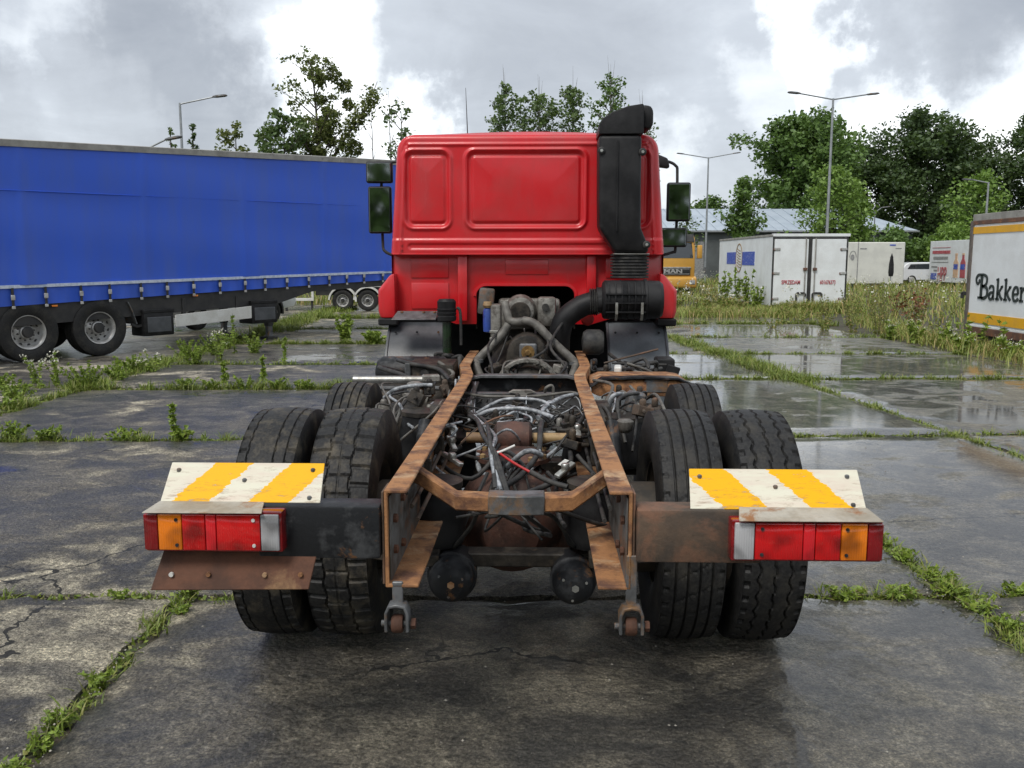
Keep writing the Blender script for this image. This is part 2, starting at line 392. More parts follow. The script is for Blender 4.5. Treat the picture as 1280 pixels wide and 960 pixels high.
# ------------------------------------------------------------------ grass helpers
rng = np.random.default_rng(5)
def blades(P, h, w, lean, rng=rng, flat=0.0):
    """curved three-segment blades at points P (N,3); returns verts, quads, tris"""
    n = len(P); a = rng.uniform(0, 2 * np.pi, n); ln = lean * rng.uniform(.3, 1.3, n); H = h * rng.uniform(.45, 1.15, n); W = w * rng.uniform(.6, 1.3, n)
    d = np.stack([np.cos(a), np.sin(a), 0 * a], 1); s = np.stack([-np.sin(a), np.cos(a), 0 * a], 1)
    V = np.zeros((n, 7, 3)); up = np.array([0, 0, 1.0])
    for k, t in enumerate((0, .4, .75)):
        c = P + d * (ln * H * t ** 2)[:, None] + up * (H * (t - .35 * ln * t * t))[:, None]
        wd = W * (1, .85, .55)[k]
        V[:, 2 * k] = c - s * wd[:, None]; V[:, 2 * k + 1] = c + s * wd[:, None]
    V[:, 6] = P + d * (ln * H)[:, None] + up * (H * (1 - .35 * ln))[:, None]
    o = np.arange(n)[:, None] * 7
    Q = np.concatenate([o + [0, 1, 3, 2], o + [2, 3, 5, 4]]); T = o + [4, 5, 6]
    return V.reshape(-1, 3), Q, T
class Veg:
    def __init__(s): s.V = []; s.Q = []; s.T = []; s.b = 0
    def add(s, V, Q, T=None):
        s.V.append(V); s.Q.append(np.asarray(Q) + s.b)
        if T is not None and len(T): s.T.append(np.asarray(T) + s.b)
        s.b += len(V)
    def mesh(s, name):
        F = [np.concatenate(s.Q)]
        if s.T: F.append(np.concatenate(s.T))
        return npmesh(name, np.concatenate(s.V), F)
def leafquads(P, size, rng=rng, up=0.3, aspect=1.6, nrm=None):
    """single leaf faces, diamond-ish quads, random orientation; up biases normals to the sky"""
    n = len(P)
    d = rng.normal(size=(n, 3)); d[:, 2] *= .7; d /= np.linalg.norm(d, axis=1)[:, None]
    e = rng.normal(size=(n, 3)); e[:, 2] *= (1 - up); e -= d * (e * d).sum(1)[:, None]; e /= np.linalg.norm(e, axis=1)[:, None] + 1e-9
    s = size * rng.uniform(.6, 1.35, n)
    L_ = d * (s * aspect / 2)[:, None]; W_ = e * (s / 2)[:, None]
    V = np.stack([P - L_, P + W_ - L_ * .1, P + L_, P - W_ - L_ * .1], 1).reshape(-1, 3)
    return V, np.arange(n * 4).reshape(-1, 4)

# grass in the joints: one strip of uncountable blades per joint (x0,y0 -> x1,y1, width, tufts, height)
JOINTS = [
 (-1.75, 2.3, -1.78, 4.6, .07, 30, .06), (-6.2, 4.66, -1.25, 4.62, .05, 60, .05), (1.3, 4.63, 4.9, 4.66, .07, 85, .06), (2.44, 3.3, 2.36, 5.9, .09, 75, .08), (2.30, 5.9, 2.05, 12.0, .06, 50, .06),
 (-6.0, 8.87, -1.9, 8.87, .10, 120, .11), (-6.1, 12.45, -1.9, 12.48, .16, 170, .16), (2.2, 9.06, 4.6, 9.06, .08, 60, .07), (4.6, 9.2, 9.2, 9.2, .06, 50, .06),
 (4.7, 7.2, 4.25, 13.5, .10, 150, .08), (4.27, 13.2, 3.75, 19.8, .34, 420, .17), (3.75, 19.8, 3.3, 26, .2, 140, .15), (2.0, 13.56, 8.8, 13.6, .10, 150, .10), (2.0, 17.1, 9, 17.12, .10, 150, .10), (2, 20.7, 9, 20.72, .14, 170, .14), (2, 25.08, 9, 25.0, .25, 220, .2),
 (-6.02, 8.9, -6.08, 12.4, .16, 120, .14), (-6.05, 12.4, -6.1, 22, .36, 330, .16), (-6.1, 22, -6.2, 33, .7, 420, .25), (-6.1, 15.45, -1.9, 15.45, .08, 90, .09), (-6, 19.3, -1.9, 19.3, .12, 150, .12), (-6, 23.3, -2, 23.3, .12, 140, .12), (-6, 27.5, -2, 27.5, .3, 200, .2), (-10.2, 8.9, -6, 8.9, .1, 90, .1), (-14, 12.5, -6, 12.5, .14, 200, .14), (-10.2, 10, -10.2, 20, .2, 200, .16),
 (-1.8, 4.7, -1.9, 12, .05, 60, .05)]
vg = Veg()
for x0, y0, x1, y1, w, nt_, h in JOINTS:
    k = nt_
    t = rng.uniform(0, 1, k); cl = (np.sin(t * 23 + x0 * 3) + np.sin(t * 57 + y0)) * .5
    keep = rng.uniform(0, 1, k) < np.clip(.55 + .5 * cl, .08, 1); t = t[keep]
    cxs = x0 + (x1 - x0) * t + rng.normal(0, w * .35, len(t)); cys = y0 + (y1 - y0) * t + rng.normal(0, w * .35, len(t))
    for a, b_ in zip(cxs, cys):
        m_ = rng.integers(14, 34); sc_ = rng.uniform(.5, 1.25)
        P = np.stack([a + rng.normal(0, .028 + w * .08, m_), b_ + rng.normal(0, .03 + w * .08, m_), np.full(m_, -.04)], 1)
        vg.add(*blades(P, (h + .03) * sc_, .0028 + .0003 * b_, 1.0))
    # moss and fallen bits low in the joint
    m_ = int(nt_ * 9); t = rng.uniform(0, 1, m_)
    P = np.stack([x0 + (x1 - x0) * t + rng.normal(0, w * .3, m_), y0 + (y1 - y0) * t + rng.normal(0, w * .3, m_), rng.uniform(-.04, -.012, m_)], 1)
    vg.add(*leafquads(P, .018 + .0012 * y0, up=.8))
o = link('joint_grass', vg.mesh('joint_grass'), M['grass']); tag(o, 'short green grass and moss growing in the joints of the concrete slabs', 'grass', kind='stuff')

# meadow beyond the yard on the right
def meadow_pts(n):
    P = []
    while len(P) < n:
        y = 18 + 62 * rng.uniform(0, 1) ** 1.8; x = rng.uniform(2.0, 52)
        if y < 28.3 and x < 9.9 + (y - 18) * .15: continue
        if y < 40 and x > 32: continue
        if x < 3.4 and y < 33: continue
        if 9.1 < x < 12 and 31.9 < y < 40.5: continue
        if 9.8 < x < 12.5 and y < 19.6: continue
        P.append((x, y, -.04))
    return np.array(P)
vm = Veg()
P = meadow_pts(34000)
hh = .55 + .25 * np.sin(P[:, 0] * .9 + P[:, 1] * .35) + .12 * np.sin(P[:, 0] * 2.7 - P[:, 1] * 1.1)
edge = np.clip((P[:, 1] - 26 + (P[:, 0] - 9.5) * 1.2) / 8, .3, 1)
vm.add(*blades(P, hh * edge * .95, .008 + .0003 * P[:, 1], .8))
# weedy fringe along the box body and beside the letters trailer
m_ = 5200; P = np.stack([rng.uniform(3.4, 9.6, m_), rng.normal(29.7, .9, m_), np.full(m_, -.03)], 1); vm.add(*blades(P, .38, .012, .9))
m_ = 5000; P = np.stack([rng.normal(9.25, .28, m_), rng.uniform(13, 27, m_), np.full(m_, -.03)], 1); P[:, 0] += np.clip(P[:, 1] - 20, 0, 9) * .2; vm.add(*blades(P, .34, .009, .9))
m_ = 2600; P = np.stack([rng.uniform(9.2, 12, m_), rng.normal(31.2, .3, m_), np.full(m_, -.03)], 1); vm.add(*blades(P, .5, .012, .8))
# left far strip behind the trailers
m_ = 9000; P = np.stack([rng.uniform(-45, 3, m_), 36 + 20 * rng.uniform(0, 1, m_) ** 2, np.full(m_, -.03)], 1); vm.add(*blades(P, .55, .02, .8))
o = link('meadow_grass', vm.mesh('meadow_grass'), M['meadow']); tag(o, 'tall yellow green meadow grass beyond the edge of the concrete', 'grass', kind='stuff')
vf = Veg()
P = meadow_pts(1300); P = P[P[:, 1] > 26]
for k in range(4):
    Q = P + rng.normal(0, .045, P.shape); Q[:, 2] = rng.uniform(.5, .95, len(P)); vf.add(*leafquads(Q, .075, up=.9, aspect=1.0))
o = link('meadow_flowers', vf.mesh('meadow_flowers'), M['petal']); tag(o, 'small white flower heads scattered over the tall meadow', 'flowers', kind='stuff')

# loose grit and small stones washed against the joints
gs = np.random.default_rng(77); OCT = np.array([[1, 0, 0], [-1, 0, 0], [0, 1, 0], [0, -1, 0], [0, 0, .6], [0, 0, -.4]]); OF = np.array([[0, 2, 4], [2, 1, 4], [1, 3, 4], [3, 0, 4], [2, 0, 5], [1, 2, 5], [3, 1, 5], [0, 3, 5]])
m_ = 3200; P = np.stack([gs.uniform(-4.5, 4.8, m_), 2.6 + 6.5 * gs.uniform(0, 1, m_) ** 1.6, np.full(m_, .004)], 1)
k_ = m_ // 3; P[:k_, 0] = np.where(gs.uniform(0, 1, k_) < .5, -1.77, 2.42) + gs.normal(0, .12, k_); P[k_:2 * k_, 1] = 4.64 + gs.normal(0, .10, k_)
S_ = .0025 + .006 * gs.uniform(0, 1, m_) ** 3
V = (P[:, None, :] + OCT[None] * S_[:, None, None] * gs.uniform(.6, 1.4, (m_, 6, 1))).reshape(-1, 3); F_ = (np.arange(m_)[:, None, None] * 6 + OF[None]).reshape(-1, 3)
M['grit'] = leafmat('stone_grit', [(0.10, 0.095, 0.085), (0.28, 0.26, 0.22), (0.42, 0.39, 0.33), (0.18, 0.16, 0.14)], trans=0.0)
o = link('loose_grit', npmesh('loose_grit', V, [F_]), M['grit']); tag(o, 'loose grit and tiny stones lying on the concrete', 'grit', kind='stuff')
# ------------------------------------------------------------------ truck materials
def paint(name, c, dirt=(0.10, 0.075, 0.06), rough=.28, amt=.25, coat=.6):
    """work-lorry gloss: washed-down road film in vertical runs, chips, dull patches"""
    t = NT(name)
    f = t.noise(3.0, 8, .65); g = t.noise(26, 6, .7)
    run = t.noise(7, 7, .65, .3, vec=t.n('ShaderNodeMapping', {'Scale': (1.0, 1.0, .16), 'Vector': t.co()}).outputs[0])
    col = t.mix(t.math('MULTIPLY', t.ramp(f, [(.45, 0.0), (.78, 1.0)]), amt), c, dirt)
    col = t.mix(t.math('MULTIPLY', t.ramp(run, [(.50, 0.0), (.72, 1.0)]), amt * 1.3), col, tuple(x * .45 + .02 for x in c))
    chip = t.ramp(t.noise(60, 5, .7), [(.715, 0.0), (.73, 1.0)])
    col = t.mix(t.math('MULTIPLY', chip, min(1.0, amt * 2.5)), col, (0.32, 0.22, 0.17))
    t.set(base=col, rough=t.math('ADD', t.math('ADD', t.math('MULTIPLY', f, .3), t.math('MULTIPLY', run, .25)), rough - .2), coat=coat, crough=t.ramp(run, [(.35, .06), (.7, .32)]))
    t.bump(t.noise(5, 3, .5), .06, .02)
    return t.m
M['red'] = paint('cab_red_paint', (0.57, 0.008, 0.014), rough=.3, amt=.24, coat=.42)
M['rust'] = worn('rusty_frame_steel', (0.35, 0.165, 0.066), (0.115, 0.052, 0.03), 11, .8, .08, edge=(.44, .62), c3=(0.50, 0.34, 0.20), e3=(.53, .68), s3=6, detail=9, bump=.6, bscale=90)
M['rustdark'] = worn('brown_rusted_sheet', (0.11, 0.042, 0.02), (0.065, 0.028, 0.016), 7, .8, .1, c3=(0.26, 0.15, 0.07), e3=(.60, .72), s3=4, bump=.6)
M['rustbar'] = worn('rusted_box_bar', (0.10, 0.065, 0.042), (0.055, 0.042, 0.032), 6, .75, .1, c3=(0.17, 0.085, 0.05), e3=(.5, .64), s3=5, bump=.5)
M['blackpaint'] = worn('chipped_black_chassis_paint', (0.016, 0.017, 0.019), (0.065, 0.067, 0.07), 11, .45, .18, edge=(.50, .66), c3=(0.15, 0.075, 0.035), e3=(.60, .66), s3=7, detail=9, bump=.35, spec=0.22)
M['greysteel'] = worn('scuffed_grey_steel', (0.16, 0.165, 0.17), (0.075, 0.078, 0.08), 8, .5, .15, metal=.3, c3=(0.25, 0.13, 0.05), e3=(.55, .68), s3=7, bump=.4)
M['web'] = worn('grey_web_steel', (0.13, 0.13, 0.125), (0.07, 0.06, 0.05), 9, .7, .1, metal=.1, c3=(0.20, 0.09, 0.04), e3=(.52, .66), s3=6, bump=.4)
M['plate'] = worn('scuffed_dark_plate', (0.085, 0.09, 0.095), (0.05, 0.05, 0.05), 7, .5, .12, c3=(0.17, 0.085, 0.04), e3=(.58, .7), s3=5, bump=.3)
M['guardlight'] = worn('worn_grey_mudguard', (0.15, 0.165, 0.18), (0.10, 0.11, 0.12), 3, .45, .15, c3=(.05, .05, .05), e3=(.66, .74), s3=12, bump=.2)
M['covermet'] = worn('pale_rust_stained_sheet', (0.42, 0.39, 0.33), (0.30, 0.26, 0.20), 7, .6, .1, c3=(0.27, 0.12, 0.045), e3=(.54, .66), s3=8, bump=.3)
M['grime'] = worn('oily_grime', (0.022, 0.020, 0.018), (0.055, 0.047, 0.038), 14, .5, .22, c3=(0.15, 0.11, 0.075), e3=(.58, .72), s3=9, bump=.7, spec=0.22)
M['axle'] = worn('rusty_axle_casing', (0.10, 0.042, 0.028), (0.05, 0.028, 0.022), 9, .7, .12, c3=(0.17, 0.10, 0.06), e3=(.6, .72), bump=.6)
M['plastic'] = worn('weathered_black_plastic', (0.011, 0.011, 0.012), (0.024, 0.024, 0.025), 5, .48, .1, bump=.35, bscale=220, spec=0.22)
M['guard'] = worn('dusty_black_mudguard', (0.05, 0.055, 0.062), (0.085, 0.09, 0.10), 3, .4, .15, c3=(.25, .25, .25), e3=(.70, .76), s3=22, bump=.2)
M['alloy'] = worn('cast_aluminium_grime', (0.27, 0.26, 0.235), (0.13, 0.12, 0.105), 12, .5, .15, metal=.3, c3=(.07, .06, .05), e3=(.52, .66), bump=.6)
M['hose'] = worn('dusty_rubber_hose', (0.03, 0.03, 0.031), (0.06, 0.058, 0.054), 15, .55, .15, bump=.1, spec=0.22)
M['hosegrey'] = worn('grey_sleeved_hose', (0.15, 0.142, 0.125), (0.075, 0.07, 0.062), 15, .6, .12, bump=.2)
M['airline'] = worn('pale_air_line', (0.40, 0.42, 0.44), (0.12, 0.13, 0.14), 20, .4, .1, bump=.1)
M['brass'] = worn('brass_nut', (0.36, 0.22, 0.08), (0.2, 0.12, 0.05), 30, .4, .1, metal=.6)
M['tan'] = worn('tan_shaft', (0.36, 0.24, 0.11), (0.2, 0.12, 0.06), 14, .6, .1)
M['chrome'] = worn('bare_tube', (0.55, 0.55, 0.52), (0.3, 0.29, 0.26), 9, .35, .12, metal=.7)
M['white'] = worn('white_paint', (0.70, 0.70, 0.67), (0.60, 0.59, 0.55), 3, .5, .1, bump=.1)
M['bluef'] = worn('blue_filter_can', (0.03, 0.07, 0.33), (0.02, 0.05, 0.2), 10, .4)
M['redw'] = worn('red_wire', (0.5, 0.02, 0.02), (0.35, 0.02, 0.02), 10, .4)
M['greenp'] = worn('green_glass_neck', (0.015, 0.035, 0.015), (0.012, 0.02, 0.012), 10, .2)
def tyremat(name, dirt, amt):
    t = NT(name); f = t.noise(7, 8, .7); h = t.noise(70, 5, .65)
    co = t.co('Object'); sp = t.n('ShaderNodeSeparateXYZ', {'Vector': co})
    col = t.mix(t.ramp(h, [(.35, 0.0), (.75, 1.0)]), (0.011, 0.011, 0.012), (0.034, 0.034, 0.033))
    col = t.mix(t.math('MULTIPLY', t.ramp(f, [(.50, 0.0), (.70, 1.0)]), amt), col, dirt)
    t.set(base=col, rough=t.math('ADD', t.math('MULTIPLY', f, .45), .36), spec=.25); t.bump(h, .35, .004); return t.m
M['tyre'] = tyremat('worn_black_rubber', (0.10, 0.09, 0.07), .35)
M['tyremud'] = tyremat('muddy_black_rubber', (0.20, 0.17, 0.12), .5)
M['rim'] = worn('dirty_steel_rim', (0.05, 0.046, 0.04), (0.10, 0.08, 0.06), 9, .6, .1, metal=.3)
def glassy(name, c, rough=.12, trans=.0, coat=.8):
    t = NT(name); f = t.noise(40, 4, .6)
    v = t.n('ShaderNodeTexWave', {'Scale': 40.0, 'Distortion': 0.0, 'Vector': t.co()}, bands_direction='X')
    g = t.noise(11, 1.5, .5)
    col = t.mix(t.ramp(g, [(.46, 0.0), (.68, 1.0)]), c, tuple(x * .38 for x in c))  # darker blotches put into the lens colour, imitating shading of the bulbs inside
    t.set(base=col, rough=rough, coat=1.0, crough=.05, spec=.3)
    t.bump(v.outputs['Fac'], .22, .003); return t.m
M['lred'] = glassy('red_lens', (0.58, 0.005, 0.007)); M['lredd'] = glassy('dark_red_lens', (0.22, 0.005, 0.008)); M['lorange'] = glassy('amber_lens', (0.80, 0.20, 0.006)); M['lclear'] = glassy('clear_lens', (0.42, 0.42, 0.43)); M['lpink'] = glassy('reflector_lens', (0.62, 0.012, 0.02))
def boardmat(name, sgn):
    """white retro-reflective board with slanted yellow bands, worn through at their edges (flat print)"""
    t = NT(name); co = t.co('Generated'); sp = t.n('ShaderNodeSeparateXYZ', {'Vector': co})
    u, v = sp.outputs['X'], sp.outputs['Z']
    e = t.math('MULTIPLY', t.math('SUBTRACT', t.noise(7, 6, .7, vec=co), .5), .10)
    q = t.math('ADD', t.math('ADD', u, t.math('MULTIPLY', v, -sgn * .24)), e)
    a, b = ((.06, .30), (.54, .80)) if sgn > 0 else ((.20, .46), (.70, .94))
    def band(lo, hi):
        return t.math('MULTIPLY', t.math('GREATER_THAN', q, lo), t.math('LESS_THAN', q, hi))
    m = t.math('ADD', band(*a), band(*b), True)
    chip = t.ramp(t.noise(9, 7, .7, vec=co), [(.64, 0.0), (.66, 1.0)])
    m = t.math('MULTIPLY', m, t.math('SUBTRACT', 1.0, chip))
    wht = t.mix(t.ramp(t.noise(4, 6, .6, vec=co), [(.4, 0.0), (.7, 1.0)]), (0.66, 0.64, 0.52), (0.62, 0.53, 0.44))
    col = t.mix(m, wht, (0.82, 0.42, 0.003))
    dirt = t.ramp(t.math('SUBTRACT', t.noise(9, 8, .75, vec=co), t.math('MULTIPLY', v, .07)), [(.50, 0.0), (.68, 1.0)])
    col = t.mix(t.math('MULTIPLY', dirt, .75), col, (0.20, 0.11, 0.05))
    t.set(base=col, rough=.6, spec=.25); return t.m
M['boardL'] = boardmat('left_warning_board', 1); M['boardR'] = boardmat('right_warning_board', -1)
M['mirror'] = NT('mirror_glass').set(base=(.42, .44, .46), metal=1.0, rough=.04).m
M['window'] = NT('dark_glass').set(base=(.02, .025, .03), rough=.06, coat=1.0).m

# ------------------------------------------------------------------ truck
TRK = empty('truck', (0.025, 4.2, 0), R(-1.7))
tag(TRK, 'red cabbed lorry chassis with bare rusty frame rails and no body', 'truck')
def part(b, name, mat, parent=TRK, bevel=.004, seg=1, smooth=35): return b.build(name, M[mat], parent, bevel, seg, smooth)

# frame rails: C channels open towards the middle, jogged outwards ahead of the axles
def rail(s):
    path = [(-1.30, .415), (0, .412), (1.55, .410), (1.80, .418), (2.30, .478), (2.6, .482), (3.35, .482)]
    rings = []
    for y, x in path:
        zt, zb = 1.02, (.68 if y < .3 else .74)
        fl = .078; fb = .112; t = .012
        rings.append([(s * x, y, zb), (s * x, y, zt), (s * (x - fl), y, zt), (s * (x - fl), y, zt - t), (s * (x - t), y, zt - t), (s * (x - t), y, zb + t), (s * (x - fb), y, zb + t), (s * (x - fb), y, zb)])
    o = part(MB().loft(rings), 'frame_rail', 'rust', bevel=.003)
    # worn grey liner of the web, bolt heads, slots
    part(MB().sheet([(s * (.4005), -1.285, .70), (s * .4005, -.35, .70), (s * .4005, -.35, .995), (s * .4005, -1.285, .995)], s * .004), 'web_liner', 'web', o, bevel=0)
    for (y, z) in ((-1.22, .79), (-1.22, .9), (-1.05, .76), (-1.05, .93)):
        part(MB().lathe([(.016, 0), (.016, .012), (.008, .016)], (s * .396 - (.014 if s > 0 else 0), y, z), 'x', 8), 'bolt', 'rustdark', o, bevel=0)
    part(MB().sheet([(s * .425, -1.295, .69), (s * .425, -1.17, .69), (s * .425, -1.17, 1.012), (s * .425, -1.295, 1.012)], s * .008), 'end_plate', 'rustbar', o, bevel=.002)
    return o
for s in (-1, 1): rail(s)
# rear crossmember: dropped channel, sleeved in the middle
def sect(p, w, h): return [(p[0], p[1] - w, p[2] - h), (p[0], p[1] + w, p[2] - h), (p[0], p[1] + w, p[2] + h), (p[0], p[1] - w, p[2] + h)]
xm = part(MB().loft([sect(p, .040, .030) for p in ((-.398, -.80, .965), (-.36, -.82, .955), (-.21, -.88, .872), (0, -.9, .868), (.23, -.88, .872), (.365, -.82, .955), (.398, -.80, .965))]), 'rear_crossmember', 'rust', bevel=.006)
part(MB().loft([sect(p, .047, .037) for p in ((-.088, -.893, .869), (.018, -.9, .868), (.02, -.9, .868), (.125, -.893, .869))]), 'sleeve', 'greysteel', xm, bevel=.004)

# rear light bars, lamps, boards
def lamp(s, y=-1.365):
    x0, x1 = (-1.200, -.742) if s < 0 else (.728, 1.213)
    o = part(MB().bb(x0, x1, y, y + .085, (.808 if s > 0 else .822), (.946 if s > 0 else .960)), 'tail_light', 'lredd', bevel=.006, seg=2)
    w = x1 - x0
    seg = [('lredd', 0, .10), ('lorange', .105, .275), ('lred', .28, .445), ('lpink', .45, .525), ('lred', .53, .845), ('lclear', .85, .98)]
    for m, a, b in seg:
        if s > 0: a, b = 1 - b, 1 - a
        q = MB().bb(x0 + a * w, x0 + b * w, y - .010, y + .01, (.816 if s > 0 else .830), (.938 if s > 0 else .952))
        part(q, {'lorange': 'amber_lens', 'lclear': 'clear_lens', 'lpink': 'reflector'}.get(m, 'red_lens'), m, o, bevel=.004, seg=2)
    for fx in (.24, .80):
        for z in ((.834, .920) if s > 0 else (.848, .934)):
            fx2 = fx if s < 0 else 1 - fx
            part(MB().lathe([(.006, -.014), (.006, 0)], (x0 + fx2 * w, y, z), 'y', 8), 'screw', 'white' if (s < 0 and fx > .5) else 'blackpaint', o, bevel=0)
    part(MB().bb(x0 + .02, x1 - .02, y + .085, y + .10, .815, .925), 'back_shell', 'plastic', o)
    return o
for s in (-1, 1): lamp(s)
lb = part(MB().bb(-.84, -.428, -1.315, -1.20, .785, .965), 'light_bar', 'blackpaint', bevel=.008, seg=2)
rb = part(MB().bb(.428, .84, -1.315, -1.20, .782, .962), 'light_bar', 'rustbar', bevel=.008, seg=2)
rb['label'] = 'brown rusted light bar'; lb['label'] = 'black painted light bar'
part(MB().bb(-1.20, -.84, -1.29, -1.24, .84, .90), 'bracket', 'blackpaint', lb); part(MB().bb(.84, 1.18, -1.29, -1.24, .84, .90), 'bracket', 'rustbar', rb)
for s, x0, x1, m in ((-1, -1.172, -.630, 'boardL'), (1, .605, 1.182, 'boardR')):
    zb, zt = (.974, 1.088) if s < 0 else (.964, 1.078)
    q = [(x0, -1.300, zb), (x1, -1.300, zb), (x1 - .004, -1.205, zt), (x0 + .008, -1.205, zt)]
    wb = part(MB().sheet(q, .004), 'warning_board', m, bevel=.0015)
    for fx, fz in ((.06, .8), (.5, .55), (.93, .12), (.93, .82)):
        p = Vector(q[0]).lerp(Vector(q[1]), fx).lerp(Vector(q[3]).lerp(Vector(q[2]), fx), fz)
        part(MB().lathe([(.008, -.004), (.008, .004), (.004, .007)], p, 'z', 8), 'rivet', 'greysteel', wb, bevel=0)
    a, b = (-1.195, -.80) if s < 0 else (.745, 1.205)
    part(MB().sheet([(a, -1.392, .952 if s > 0 else .963), (b, -1.392, .953 if s > 0 else .964), (b - .02, -1.296, .971 if s > 0 else .976), (a + .02, -1.296, .971 if s > 0 else .976)], .004), 'lamp_cover', 'covermet', wb, bevel=.0015)
sg = part(MB().sheet([(-1.190, -1.372, .69), (-.660, -1.368, .697), (-.640, -1.30, .818), (-1.165, -1.30, .815)], .005), 'splash_plate', 'rustdark', bevel=.002)
for fx, z in ((-1.125, .738), (-1.0, .74), (-.81, .74), (-.69, .742)):
    part(MB().lathe([(.008, -.005), (.008, .004)], (fx, -1.352, z), 'y', 8), 'bolt', 'white' if fx < -1.1 else 'rust', sg, bevel=0)

# roller clevises under the rail ends
for s, x in ((-1, -.375), (1, .415)):
    o = part(MB().bb(x - .018, x + .018, -1.30, -1.285, .60, .80 if s > 0 else .70), 'hook_strap', 'greysteel', bevel=.003)
    part(MB().strip([(x - .036, .535), (x - .036, .60), (x - .026, .622), (x, .628), (x + .026, .622), (x + .036, .60), (x + .036, .535)], .010, -1.335, -1.275, 'xz'), 'clevis', 'greysteel', o, bevel=.002)
    part(MB().lathe([(.028, -.019), (.032, -.012), (.032, .012), (.028, .019)], (x, -1.305, .556), 'x', 20), 'roller', 'rustdark', o, bevel=0)
    part(MB().lathe([(.011, -.055), (.011, .055)], (x, -1.305, .556), 'x', 10), 'pin', 'greysteel', o, bevel=0)
    part(MB().lathe([(.018, .046), (.018, .062)], (x, -1.305, .556), 'x', 6), 'nut', 'rustdark', o, bevel=0)

# wheels
def tyre_mesh(Rr, W, pat, seed=0):
    nt_ = 360; nT = 60
    u = np.linspace(-1, 1, nT); xt = u * .43 * W
    side = [(.36, .285), (.425, .30), (.47, .345), (.497, .40), (.50, .44), (.485, Rr - .05), (.462, Rr - .024), (.445, Rr - .010)]
    xl = np.array([-a * W for a, _ in side]); rl = np.array([b for _, b in side])
    X = np.concatenate([xl, xt, -xl[::-1]]); K_ = len(X)
    k = np.arange(nt_); th = 2 * np.pi * k / nt_
    U, T_ = np.meshgrid(u, th); KK = np.meshgrid(u, k)[1]
    tri = lambda n_: np.abs(((KK * n_ / nt_) % 1) * 2 - 1) - .5
    d = np.zeros_like(U)
    def groove(c, w, dep): d[np.abs(U - c) < w] = np.maximum(d[np.abs(U - c) < w], dep)
    def g2(mask, dep): d[mask] = np.maximum(d[mask], dep)
    if pat == 'rib':
        for c in (-.62, -.21, .21, .62): groove(c, .036, .013)
        g2((np.abs(U) > .80) & (KK % 9 < 2), .007); g2((np.abs(U) < .6) & ((KK + (U * 9).astype(int)) % 12 == 0), .004)
    elif pat == 'wave':
        for c in (-.52, 0, .52): g2(np.abs(U - c - .05 * np.sin(T_ * 40)) < .034, .012)
        g2((np.abs(U) > .82) & (KK % 8 < 3), .010)
    elif pat == 'block':
        for c in (-.40, .40): g2(np.abs(U - c - .08 * tri(30)) < .035, .012)
        g2((np.abs(U) > .42) & (KK % 9 < 2), .011); g2((np.abs(U) <= .42) & ((KK + 4) % 9 < 1), .008); g2((np.abs(U) < .04), .004)
    elif pat == 'worn':
        for c in (-.68, .30, .70): g2(np.abs(U - c - .03 * tri(45)) < .022, .008)
        g2((np.abs(U) > .74) & (KK % 8 < 2), .009)
    r_ = np.random.default_rng(seed)
    d += r_.uniform(0, .0012, d.shape)
    rt = Rr - .010 * U ** 2 - .002 * U ** 6 - d
    rad = np.concatenate([np.repeat(rl[None], nt_, 0), rt, np.repeat(rl[::-1][None], nt_, 0)], 1)
    # lugs run down onto the shoulder
    V = np.stack([np.repeat(X[None], nt_, 0), rad * np.cos(th)[:, None], rad * np.sin(th)[:, None]], 2).reshape(-1, 3)
    i, j = np.meshgrid(np.arange(nt_), np.arange(K_ - 1), indexing='ij'); i2 = (i + 1) % nt_
    Q = np.stack([i * K_ + j, i * K_ + j + 1, i2 * K_ + j + 1, i2 * K_ + j], -1).reshape(-1, 4)
    me = npmesh('tyre', V, [Q], True); me.set_sharp_from_angle(angle=R(38)); return me
def rim_mesh(out):
    s = out
    b = MB().lathe([(.288, -.115), (.300, -.12), (.300, -.108), (.285, -.10), (.262, -.05), (.255, .05), (.285, .10), (.300, .108), (.300, .12), (.288, .115), (.25, .06), (.24, .06 * s), (.20, .075 * s), (.165, .04 * s), (.15, .02 * s), (.02, .02 * s)], (0, 0, 0), 'x', 36, open0=True)
    return b.mesh('rim', 0, 1, 40)
rims = {1: rim_mesh(1), -1: rim_mesh(-1)}
hubm = MB().lathe([(.14, 0), (.14, .05), (.11, .07), (.10, .12), (.02, .125)], (0, 0, 0), 'x', 24).mesh('hub')
nutm = MB().lathe([(.016, 0), (.016, .03), (.008, .034)], (0, 0, 0), 'x', 6).mesh('nut')
drumm = MB().lathe([(.10, -.12), (.20, -.12), (.215, -.10), (.215, .10), (.10, .10)], (0, 0, 0), 'x', 32).mesh('brake_drum')
def wheel(name, parent, loc, Rr, W, pat, mat, seed, out, rot=0.0):
    o = link(name, tyre_mesh(Rr, W, pat, seed), M[mat], parent); o.location = loc; o.rotation_euler = (rot, 0, 0)
    rm = link('rim', rims[out], M['rim'], o)
    hb = link('hub', hubm, M['rim'], o); hb.location = (.02 * out, 0, 0); hb.rotation_euler = (0, 0, 0 if out > 0 else math.pi)
    for k in range(10):
        q = link('wheel_nut', nutm, M['rustbar'], o); a = k * math.pi / 5
        q.location = (.03 * out, .168 * math.cos(a), .168 * math.sin(a)); q.rotation_euler = (0, 0, 0 if out > 0 else math.pi)
    return o
RW = .542
wheel('wheel', TRK, (-1.10, 0, RW - .008), RW, .285, 'worn', 'tyremud', 1, -1, .3)
wheel('wheel', TRK, (-.765, 0, RW - .008), RW, .300, 'block', 'tyremud', 2, 1, 1.0)
wheel('wheel', TRK, (.765, 0, RW - .008), RW, .295, 'rib', 'tyre', 3, -1, 2.0)
